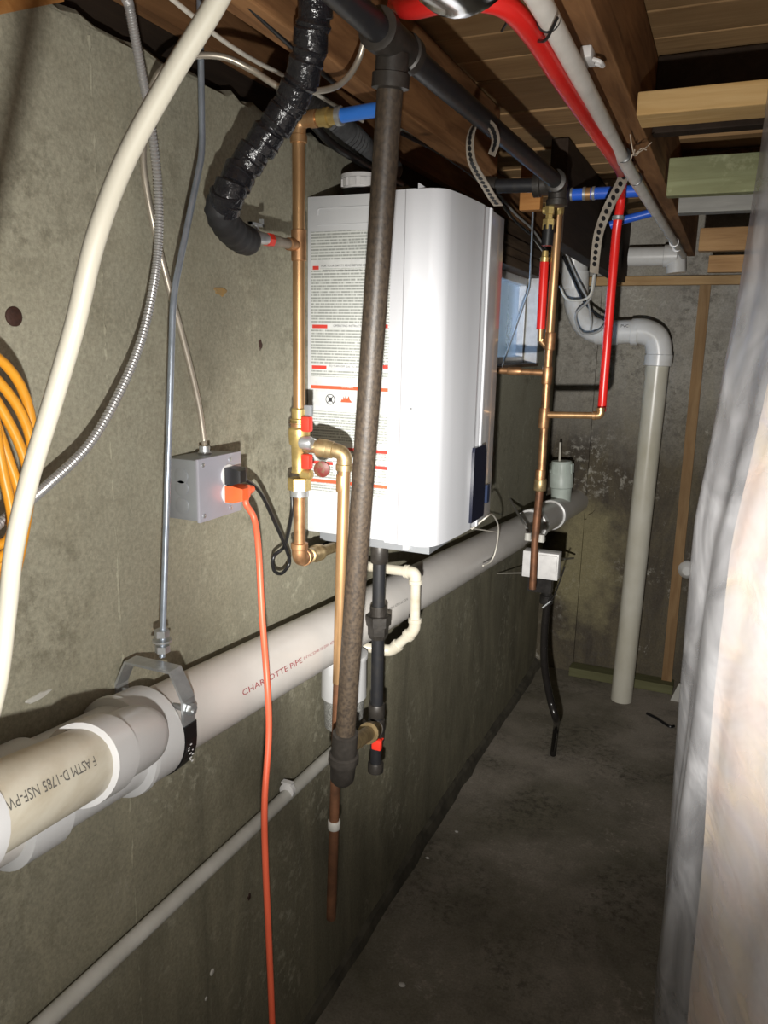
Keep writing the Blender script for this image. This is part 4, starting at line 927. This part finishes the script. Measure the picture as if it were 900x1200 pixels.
b = B(); q = PY(724, 258, ry2-0.01); b.turn(q, (0, 0, 1), [(0, 0.0145), (0.002, 0.0165), (0.01, 0.0165), (0.012, 0.0145)], 16); b.make('crimp_ring', M['steel'], red)
cw = [PZ(612, -30, 1.992), PZ(640, 15, 1.992), PZ(690, 110, 1.992), PZ(735, 195, 1.992), PZ(770, 252, 1.993), PZ(801, 300, 1.993)]
wps = thing('white_conduit', 'white plastic pipe strapped beside the red pipe along the joist', 'pipe', PZ(735, 195, 1.98))
tb('pipe', smooth_path(cw, 8), 0.0128, M['conduit'], wps, 18)
for px, py in ((643, 23), (731, 182), (745, 210)):
    p = PZ(px, py, 1.992); b = B(); b.turn(p-V((0, 0.002, 0)), (0, 1, 0), [(0, 0.0133), (0.0005, 0.0142), (0.0035, 0.0142), (0.004, 0.0133)], 16); b.make('black_tie', M['blackplastic'], wps)
for px, py in ((790, 284), (793, 290)):
    p = PZ(px, py, 1.993); b = B(); b.turn(p-V((0, 0.004, 0)), (0, 1, 0), [(0, 0.013), (0.001, 0.0165), (0.009, 0.0165), (0.01, 0.013)], 16); b.make('clip', M['whiteplastic'], wps)
p = PZ(640, 22, 1.985); b = B(); q = PZ(622, 52, 1.985)
b.tube(smooth_path([PZ(598, 20, 1.985)+V((0,0,0.0)), PZ(588, 36, 2.0)], 4), 0.0018, 6); b.make('tie_tail', M['blackplastic'], wps)
b = B(); p1, p2 = PZ(634, 48, 1.974), PZ(652, 22, 1.976)
b.tube(smooth_path([PZ(627, 48, 1.985), PZ(640, 46, 1.968), PZ(653, 21, 1.975)], 6), 0.002, 6); b.make('black_tie', M['blackplastic'], wps)
# white stack clip on the joist
clip = thing('pipe_clip', 'small white plastic pipe clip nailed under the joist', 'clip', PZ(692, 66, 2.026))
q = PZ(692, 66, 2.018)
b = B(); b.box(q-V((0.011, 0.022, 0.008)), q+V((0.005, 0.022, 0.008))); b.make('clip_body', M['whiteplastic'], clip, bevel=0.003)
b = B(); b.tube(fillet([q+V((0.006, -0.012, -0.008)), q+V((0.016, -0.012, -0.012)), q+V((0.018, 0.010, -0.012)), q+V((0.006, 0.012, -0.006))], 0.006), 0.003, 8); b.make('clip_hook', M['whiteplastic'], clip)
# far blue pipes
y3 = 2.42
bp = thing('blue_pipe', 'deep blue plastic pipe with crimped joint under the far ceiling, behind the grey strap', 'pipe', PY(700, 228, y3))
tb('pipe', [PY(664, 228.5, y3), PY(752, 223.5, y3)], 0.0165, M['bluedark'], bp, 16)
for px in (668, 683, 694):
    b = B(); b.turn(PY(px, 228.2-(px-664)*0.055, y3), (1, 0, 0), [(0, 0.0168), (0.001, 0.019), (0.008, 0.019), (0.009, 0.0168)], 16); b.make('crimp_ring', M['steel'], bp)
b = B(); b.turn(PY(685.5, 227.5, y3), (1, 0, 0), [(0, 0.0175), (0.017, 0.0175)], 14); b.make('coupling', M['copper'], bp)
tag(tb('blue_pipe', [PY(715, 264, 2.85), PY(730, 258, 2.85), PY(772, 247, 2.85)], 0.0135, M['bluedark'], None, 14), 'lower short blue plastic pipe slanting just right of the red drop', 'pipe')

# perforated straps
def perforated(pts, wv, name, label, width=0.02, loop=None):
    root = thing(name, label, 'strap', pts[-1])
    b = B(); path = smooth_path(pts, 10); b.ribbon(path, wv, width, 0.0014); b.make('strap_band', M['strapsteel'], root, smooth=False)
    k = 4
    while k < len(path)-3:
        d = (path[k+1]-path[k-1]).normalized(); w_ = V(wv); w_ = (w_-d*w_.dot(d)).normalized(); n = d.cross(w_)
        q = B(); q.turn(path[k]-n*0.0012, n, [(0, width*0.24), (0.0024, width*0.24)], 10); q.make('hole', M['blackplastic'], root)
        k += 3
    return root
perforated([PY(746, 176, 2.02), PY(738, 192, 2.06), PY(726, 218, 2.10), PY(712, 245, 2.13), PY(702, 272, 2.16), PY(698, 298, 2.18), PY(696, 320, 2.2)], (0.8, -0.3, -0.2), 'metal_strap', 'perforated grey metal strap hanging from the white pipe in front of the red drop', 0.027)
b = B()
perforated([PY(576, 182, 1.385), PY(581, 165, 1.38), PY(577, 150, 1.375), PY(567, 143, 1.37), PY(556, 148, 1.37), PY(551, 163, 1.37), PY(552, 185, 1.38), PY(558, 200, 1.40), PY(567, 215, 1.43), PY(576, 230, 1.46), PY(584, 241, 1.49)], (0.8, -0.5, 0.1), 'metal_strap', 'looped perforated metal strap hanging by the black gas pipe above the heater', 0.019)
# frayed string where the strap meets the pipes
b = B(); s0 = PZ(743, 182, 1.975)
for k in range(7):
    d = V((rnd.uniform(-0.2, 1), rnd.uniform(-1, 1), rnd.uniform(-0.6, 0.9)))*0.035
    b.tube(smooth_path([s0, s0+d*0.6+V((0, 0, rnd.uniform(-0.008, 0.008))), s0+d], 5), 0.0011, 6)
tag(b.make('frayed_string', M['rope'], None), 'frayed pale string knotted round the white pipe by the strap', 'string')
# wooden plywood patch and bright duct at the top of the frame
dct = PZ(531, -6, 1.93)
duct = thing('metal_duct', 'bright curved metal duct end at the top edge between the gas pipe and red pipe', 'duct', dct)
b = B(); e = PZ(531, 17, 1.93)
b.turn(V((e.x, e.y-0.10, e.z+0.055)), (0.1, 1, 0.05), [(0, 0.058), (0.002, 0.060), (0.09, 0.060), (0.094, 0.0625), (0.104, 0.0625), (0.108, 0.056)], 32); b.make('duct_ring', M['chrome'], duct)

# ================================================================== BETWEEN HEATER AND CEILING
gd_ = smooth_path([PX(352, 108, -0.74), PX(375, 130, -0.74), PX(405, 155, -0.74), PX(432, 180, -0.74), PX(460, 200, -0.74)], 16)
b = B(); b.tube(gd_, 0.026, 18, lambda t, i: 0.027 if i % 2 else 0.0245)
tag(b.make('grey_duct', M['ductgrey'], None), 'grey ribbed flexible duct behind the blue pipe above the heater', 'duct')
tag(tb('duct_shade_tube', smooth_path([PX(355, 130, -0.70), PX(385, 165, -0.71), PX(415, 185, -0.715), PX(440, 200, -0.72), PX(470, 215, -0.72)], 8), 0.008, M['blackplastic'], None, 10), 'black tube added for the shadow under the grey ribbed duct above the heater', 'cable')  # black tube laid along the duct's shadow
wl = []
for k, (dz, dx) in enumerate(((0, 0), (0.012, 0.01), (-0.012, 0.012))):
    o = tb('white_wire', smooth_path([PX(465, 150, -0.72)+V((dx, 0, dz)), PX(520, 180, -0.72)+V((dx, 0, dz)), PX(575, 225, -0.72)+V((dx, 0, dz*0.5)), PX(600, 255, -0.72)+V((dx, 0, dz)), PX(622, 275, -0.71)+V((dx, 0, dz)), PX(640, 300, -0.70)+V((dx, 0, dz*0.6))], 8), 0.004, (M['wirewhite'], M['wiregrey'], M['blackplastic'])[k], None, 8)
    tag(o, ('pale wire sagging behind the heater top towards the window', 'grey wire sagging behind the heater top towards the window', 'black wire sagging behind the heater top towards the window')[k], 'wire')

# condensate loop and neutraliser under the heater
lp = thing('condensate_drain', 'small white plastic drain loop under the heater', 'pipe', PY(470, 760, 1.58))
ly_ = 1.55
la, lb_, lc, ld, le = PY(425, 663, 1.57), PY(487, 671, ly_), PY(486, 738, ly_), PY(458, 763, 1.55), PY(420, 757, 1.52)
tb('pipe', fillet([V((la.x, la.y, HZ0-0.021)), la, lb_, lc, ld, le], 0.02), 0.0115, M['pvcold'], lp, 18)
for p, a, c in ((lb_, la, lc), (lc, lb_, ld), (ld, lc, le)): elbow(p, a, c, 0.0135, 0.026, M['pvcold'], lp)
can = thing('neutraliser_canister', 'white canister with clear grey lower half behind the rusty gas leg', 'canister', PX(408, 850, -0.70))
kt = PX(409, 775, -0.705); kb = PX(406, 850, -0.705); kt.y = (kt.y+kb.y)/2; kb.y = kt.y
kt = V((-0.705, 1.40, PX(409, 785, -0.705).z)); kz0, kzm, kz1 = PX(409, 855, -0.705).z, PX(409, 818, -0.705).z, PX(409, 770, -0.705).z
ky = PX(404, 800, -0.72).y
KX = -0.722
b = B(); b.turn((KX, ky, kz1), (0, 0, -1), [(0, 0.030), (0.008, 0.050), (kz1-kzm, 0.051), (kz1-kzm+0.004, 0.047)], 26); b.make('canister_top', M['pvcfit'], can)
b = B(); b.turn((KX, ky, kzm), (0, 0, -1), [(0, 0.046), (kzm-kz0-0.006, 0.043), (kzm-kz0, 0.036)], 26); b.make('media_bowl', M['mesh'], can)
b = B(); b.turn((KX, ky, kz1+0.004), (0, 0, -1), [(0, 0.053), (0.012, 0.053)], 26); b.box((KX-0.003, ky-0.072, kz1-0.025), (KX+0.015, ky-0.045, kz1+0.012)); b.make('bracket', M['pvcfit'], can, bevel=0.002)
tb('drain_tube', smooth_path([V((KX+0.015, ky+0.053, kz1-0.01)), V((KX+0.017, ky+0.06, kzm)), V((KX+0.015, ky+0.055, kz0)), V((KX+0.005, ky+0.01, kz0-0.02))], 6), 0.004, M['whiteplastic'], can, 8)
# wire hook hanging from the heater's lower corner
wk = smooth_path([PX(553, 620, -0.56), PX(570, 606, -0.52), PX(577, 603, -0.53), PX(584, 617, -0.55), PX(582, 640, -0.57), PX(576, 657, -0.58), PX(566, 663, -0.59)], 8)
tag(tb('drip_wire', wk, 0.0022, M['wirewhite'], None, 8), 'thin white wire hooked under the far corner of the heater', 'wire')
tag(tb('drip_wire', [PX(552, 619, -0.565), PX(585, 624, -0.565)], 0.0018, M['wirewhite'], None, 8), 'thin straight pale wire crossing the hook under the heater', 'wire')

# ================================================================== FAR END
fy = 2.30
cu = thing('far_copper_line', 'tall branching copper water pipe beyond the heater', 'pipe', PY(627, 625, fy))
def q3(px, py): return PY(px, py, fy)
f0, f1, f2 = q3(655, 240), q3(641, 440), q3(627, 625)
RR = 0.0125
fdir = (f2-f0).normalized()
tb('pipe', [f0, q3(643, 410)], RR, M['copper'], cu, 18)
tb('pipe', [q3(643, 410), q3(634, 560)], RR*0.95, M['copperdull'], cu, 18)
tb('pipe', [q3(634, 560), q3(627, 632)], RR*0.95, M['copperrust'], cu, 18)
tb('lower_pipe', [q3(627, 632), q3(624, 690)], RR*0.9, M['copperrust'], cu, 16)
for px, py, l in ((644.5, 400, 0.05), (641, 440, 0.05), (637.5, 490, 0.06), (633, 560, 0.05)):
    collar(q3(px, py), fdir, RR*1.22, l, M['copperdull'], cu)
collar(q3(633, 568), fdir, RR*1.5, 0.035, M['brassdull'], cu, 'brass_coupling')
tb('branch_pipe', [q3(637.5, 486), q3(704, 487)], 0.0098, M['copper'], cu, 16)
elbow(q3(704, 487), q3(600, 487), q3(704, 470), 0.0112, 0.022, M['copper'], cu)
tb('window_branch', [q3(641, 437), q3(580, 434)], 0.0098, M['copperdull'], cu, 16)
collar(q3(603, 435), (1, 0, 0), 0.0125, 0.04, M['copperdull'], cu)
b = B(); p = q3(653, 248); b.turn(p, (0, -0.4, 1), [(-0.02, 0.013), (0, 0.019), (0.012, 0.02), (0.02, 0.014), (0.03, 0.014)], 8); b.turn(p+V((-0.02, 0, 0.005)), (-1, 0, 0), [(0, 0.010), (0.02, 0.010)], 8); b.make('brass_valve', M['brass'], cu)
b = B(); p = q3(655, 236); b.turn(p+V((0, 0, -0.004)), (0, 0.2, 1), [(0, 0.016), (0.03, 0.017), (0.05, 0.013)], 14); b.make('grey_cap', M['strapsteel'], cu)
tb('side_branch', fillet([q3(636, 397), q3(634, 400), q3(641, 408)], 0.01), 0.008, M['copper'], cu, 12)
rs = thing('red_stub', 'short red plastic pipe beside the window, left of the far copper line', 'pipe', q3(634, 398))
tb('pipe', [q3(638, 307), q3(633.5, 386)], 0.0128, M['red'], rs, 16)
b = B(); p = q3(638, 307); b.turn(p, (0.02, 0, 1), [(0, 0.012), (0.012, 0.013), (0.014, 0.010), (0.03, 0.009)], 12); b.make('brass_end', M['brass'], rs)
tb('copper_end', [q3(633.5, 385), q3(633, 400)], 0.009, M['copper'], rs, 12)
# thin grey rod by the window
tag(tb('steel_rod', fillet([PX(626, 225, -0.60), PX(624, 262, -0.62), PX(621, 335, -0.66), PX(618, 345, -0.67), PX(586, 436, WX+0.003)], 0.03), 0.0032, M['steel'], None, 8), 'thin bent steel rod in front of the window', 'rod')
# far white drain with trap
tr = thing('far_drain', 'white plastic drain with bends dropping to the floor at the back wall', 'pipe', PY(728, 822, 3.5))
ty = 3.58; RD = 0.055
def t3(px, py, y=ty): return PY(px, py, y)
k0, k1, k2, k3, k4 = t3(676, 285), t3(677, 352), t3(697, 384), t3(757, 388), t3(772, 430)
hA = t3(668, 300, 3.66); hB = t3(800, 300, 3.66)
tb('cross_pipe', [t3(737, 301, 3.66), t3(792, 300, 3.66)], 0.040, M['pvcfar'], tr, 24)
b = B(); b.turn(t3(778, 300, 3.66), (1, 0, 0), [(0, 0.042), (0.002, 0.046), (0.055, 0.046), (0.058, 0.04)], 22); b.turn(t3(792, 300, 3.66), (0.1, 0, -1), [(-0.045, 0.035), (0.02, 0.04), (0.07, 0.04)], 20); b.make('cross_elbow', M['pvcfar'], tr)
b = B(); b.turn(t3(672, 292), (0.06, 0, -1), [(-0.03, 0.055), (0, 0.062), (0.09, 0.062), (0.10, 0.055), (0.17, 0.055)], 26); b.make('tee', M['pvcfar'], tr)
path = smooth_path([t3(676, 318), t3(675, 345), t3(677, 362), t3(686, 380), t3(703, 389), t3(726, 390)], 8)
b = B(); b.tube(path, 0.053, 26); b.make('lower_bend', M['pvcfar'], tr)
tb('trap_arm', [t3(722, 389.5), t3(748, 388)], 0.050, M['pvcfar'], tr, 24)
for px, w_ in ((703, 0.035), (744, 0.03)):
    collar(t3(px, 389), (1, 0, 0), 0.0565, w_, M['pvcfar'], tr, 'hub')
path = smooth_path([t3(744, 388), t3(756, 389), t3(768, 396), t3(772, 410), t3(772, 424)], 8)
b = B(); b.tube(path, 0.054, 26); b.make('upper_bend', M['pvcfar'], tr)
db_ = PZ(728, 820, 0.0); dt_ = t3(771, 422)
ddv = (V((db_.x, db_.y, 0))-dt_).normalized()
collar(t3(771.5, 422), ddv, 0.058, 0.05, M['pvcfar'], tr, 'hub')
tb('stand_pipe', [dt_, V((db_.x, db_.y, 0.001))], 0.0485, M['pvcstain'], tr, 28)
u_, n_ = hit(738, 384, t3(722, 389.5), V((1, 0, 0)), 0.05)
text_on('PVC', 0.018, t3(729, 384)+V((0, -0.0525, 0)), V((1, 0, 0)), V((0, 0, 1)), 'print', M['inkblack'], tr)
# wires strung round the far drain
for k, (pts, r, mt, lb2) in enumerate((
    ([(660, 300), (668, 318), (680, 345), (690, 360), (705, 372), (715, 378)], 0.006, 'blackplastic', 'thick black wire crossing the far white drain'),
    ([(665, 300), (676, 325), (688, 350), (693, 375), (692, 388)], 0.0045, 'wiregrey', 'grey wire hanging straight across the far drain bend'),
    ([(698, 300), (696, 335), (690, 352), (676, 366), (676, 380), (684, 391), (700, 389), (708, 382)], 0.005, 'wiregrey', 'grey wire looped round the far drain bend'),
    ([(656, 335), (664, 350), (680, 352), (692, 345), (696, 322)], 0.005, 'wirewhite', 'pale wire looped behind the far copper line'))):
    tag(tb('loose_wire', smooth_path([PY(px, py, 3.38-0.004*k) for px, py in pts], 8), r, M[mt], None, 8), lb2, 'wire')
# switch boxes and pump hose under the cleanout
wb = thing('junction_box', 'small white electrical box behind the foot of the far copper line', 'box', PY(640, 680, 2.62))
wy = 2.42
p0, p1 = PY(613, 645, wy), PY(653, 681, wy)
b = B(); b.box((p0.x, wy, p1.z), (p1.x, wy+0.05, p0.z)); b.make('box', M['whiteplastic'], wb, bevel=0.003)
b = B(); b.box((PY(632, 648, wy).x, wy-0.006, p1.z+0.006), (p1.x-0.004, wy, p0.z-0.006)); b.make('lid', M['whiteplastic'], wb, bevel=0.002)
b = B(); b.box((p0.x+0.02, wy+0.01, p1.z-0.05), (p1.x-0.02, wy+0.045, p1.z)); b.make('lower_bracket', M['irondark'], wb)
b = B(); c = PY(627, 631, wy-0.1); b.box(c-V((0.03, 0.01, 0.008)), c+V((0.03, 0.012, 0.006))); c = c; b.turn(c+V((-0.02, -0.012, 0)), (0, 0, 1), [(-0.004, 0.011), (0.018, 0.010)], 10); b.turn(c+V((0.022, -0.012, 0)), (0, 0, 1), [(-0.004, 0.011), (0.018, 0.010)], 10); b.make('pipe_clamp', M['pvcgrey'], wb, bevel=0.002)
tag(tb('box_wire', smooth_path([PX(598, 585, WX+0.005), PX(606, 600, -0.67), PX(615, 616, -0.575), PX(625, 634, -0.545), PX(632, 644, -0.54), PX(645, 653, -0.53), PX(660, 655, -0.54), PX(672, 654, -0.56)], 8), 0.0045, M['wiregrey'], None, 8), 'grey wire draped across the thick drain to the white box', 'wire')
tag(tb('box_wire', [PX(583, 672, WX+0.003), PX(628, 671, -0.57)], 0.0025, M['wirewhite'], None, 8), 'thin pale wire running level to the white box', 'wire')
ph = thing('drain_hose', 'black rubber hose hanging below the white box to the floor', 'hose', PZ(648, 888, 0.0))
hy2 = 2.5
fl_ = PZ(648, 884, 0.012)
tb('hose', smooth_path([PY(640, 680, hy2), PY(641, 705, hy2), PY(638, 740, hy2), PY(638, 780, 2.5), PY(645, 820, 2.52), PY(652, 845, 2.55), V((PZ(651, 862, 0.02).x, PZ(651, 862, 0.02).y, 0.06)), fl_], 8), 0.0125, M['hosewet'], ph, 14)
b = B(); p = PY(641, 690, hy2); b.turn(p, (0, 0, -1), [(0, 0.018), (0.02, 0.018), (0.022, 0.022), (0.05, 0.022), (0.052, 0.016)], 14); b.make('hose_coupling', M['irondark'], ph)
b = B(); p = PY(641, 708, hy2-0.03); b.turn(p, (0.3, 0.1, 0.3), [(-0.02, 0.003), (0.02, 0.003)], 6); b.make('wire_tie', M['steel'], ph)
tag(tb('box_wire', smooth_path([PY(645, 706, 2.45), PY(652, 692, 2.45), PY(662, 664, 2.45)], 6), 0.0022, M['irondark'], None, 8), 'short thin wire rising from the black hose beside the white box', 'wire')
# plastic bulb thing on the back wall, wall paint marks, scrap
b = B(); p = PY(805, 669, BY-0.06); b.turn(p+V((0, 0.06, 0)), (0, -1, 0), [(0, 0.035), (0.03, 0.045), (0.05, 0.04), (0.07, 0.02)], 16)
tag(b.make('drain_plug', M['pvcfar'], None), 'small round white drain plug on the back wall beside the plastic sheeting', 'plug')
# floor scraps
def pebble(px, py, r, label):
    p = PZ(px, py, 0.0); q = B(); q.sphere((p.x, p.y, r*0.35), r, 10, (1.2, 0.9, 0.45)); tag(q.make('pebble', M['pebble'], None), label, 'stone', 'pale chips on the floor')
pebble(471, 1155, 0.0085, 'white chip on the floor at the bottom centre, biggest on the floor')
pebble(501, 1006, 0.006, 'pale chip on the floor below the gas riser cap, lower of two')
pebble(535, 975, 0.006, 'pale chip on the floor near the wall foot, upper of two')
def wallchip(px, py, r, label):
    p = PX(px, py, WX); q = B(); q.sphere((WX+0.001, p.y, p.z), r, 10, (0.35, 1, 1)); tag(q.make('plaster_spot', M['pebble'], None), label, 'spot', 'pale spots on the lower wall')
wallchip(248, 1139, 0.0065, 'larger pale plaster spot low on the left wall')
wallchip(241, 1170, 0.004, 'smaller pale plaster spot just below the larger one')
tag(tb('twig', smooth_path([PZ(758, 836, 0.005), PZ(770, 842, 0.007), PZ(784, 851, 0.006), PZ(790, 851, 0.005)], 5), 0.006, M['blackplastic'], None, 8), 'dark twig-like scrap on the floor before the bottom plate', 'scrap')
p = PZ(792, 822, 0.0); b = B(); b.rings([[p+V((-0.025, 0, 0)), p+V((0.03, 0, 0)), p+V((0.03, 0.02, 0)), p+V((-0.025, 0.02, 0))], [p+V((0.005, 0.005, 0.09)), p+V((0.02, 0.005, 0.09)), p+V((0.02, 0.012, 0.09)), p+V((0.005, 0.012, 0.09))]])
tag(b.make('paper_scrap', M['pvcgrey'], None), 'pale scrap standing on the floor at the foot of the plastic sheeting', 'scrap')

# ================================================================== PLASTIC-COVERED INSULATION AT THE RIGHT
ins = thing('covered_insulation', 'wall insulation behind wrinkled milky plastic sheeting at the right', 'insulation', (0.12, 0.6, 0.0))
plan = [(0.16, 1.32), (0.075, 1.12), (0.022, 1.0), (0.002, 0.93), (0.000, 0.87), (0.012, 0.80), (0.040, 0.71), (0.075, 0.62), (0.115, 0.51), (0.15, 0.38), (0.18, 0.2), (0.20, -0.1), (0.21, -0.5), (0.22, -1.0)]
zk_ = [(0.0, 0.012), (0.6, 0.002), (0.784, -0.004), (1.06, -0.010), (1.195, -0.013), (1.36, -0.017), (1.448, -0.018), (1.523, -0.012), (1.68, -0.001), (1.81, 0.003), (1.90, 0.004), (2.02, 0.006)]
def zoff(z):
    z = CAM_Z+(z-CAM_Z)/PS
    for (a, fa), (c, fc) in zip(zk_, zk_[1:]):
        if a <= z <= c: return PS*(fa+(fc-fa)*(z-a)/(c-a))
    return PS*(0.006 if z > 1 else 0.0)
from mathutils import noise as mn
PS = 1.42                                               # the sheeting ends about 1.3 m ahead
pl = smooth_path([V((x*PS, y*PS, 0)) for x, y in plan], 9)
def surf(i0, i1, inset, amp, nz=90, zt=1.993, sc=1.0):
    b = B(); rows = []
    for j in range(nz+1):
        z = 0.002+(zt-0.002)*j/nz; row = []
        for i in range(i0, i1):
            p = pl[i]; t = (pl[min(i+1, len(pl)-1)]-pl[max(i-1, 0)]).normalized(); n = V((t.y, -t.x, 0))   # into the room (towards -x)
            if n.x > 0: n = -n
            w0 = mn.noise(V((p.y*9*sc+z*1.6, z*1.1, 3.1)))+0.5*mn.noise(V((p.y*20*sc+z*3, z*2.0, 7.7)))+0.12*mn.noise(V((p.y*34, z*6, 1.2)))
            fade = min(1, abs(i-31)/14)
            q = p+n*(w0*amp*(0.35+0.65*fade)-inset); row.append(b.bm.verts.new((q.x+zoff(z), q.y, z)))
        rows.append(row)
    for a, c in zip(rows, rows[1:]):
        for k in range(len(a)-1): b.bm.faces.new((a[k], a[k+1], c[k+1], c[k]))
    return b
s = surf(0, len(pl), 0.0, 0.012); s.make('plastic_sheet', M['sheet'], ins)
s = surf(50, len(pl), 0.014, 0.008, 60); s.make('insulation_batt', M['batt'], ins)
# framing behind the sheeting
b = B(); b.box((0.20, 1.42, 0.0), (0.29, 1.46, 2.02)); b.make('partition_stud', M['studwood'], ins, smooth=False)
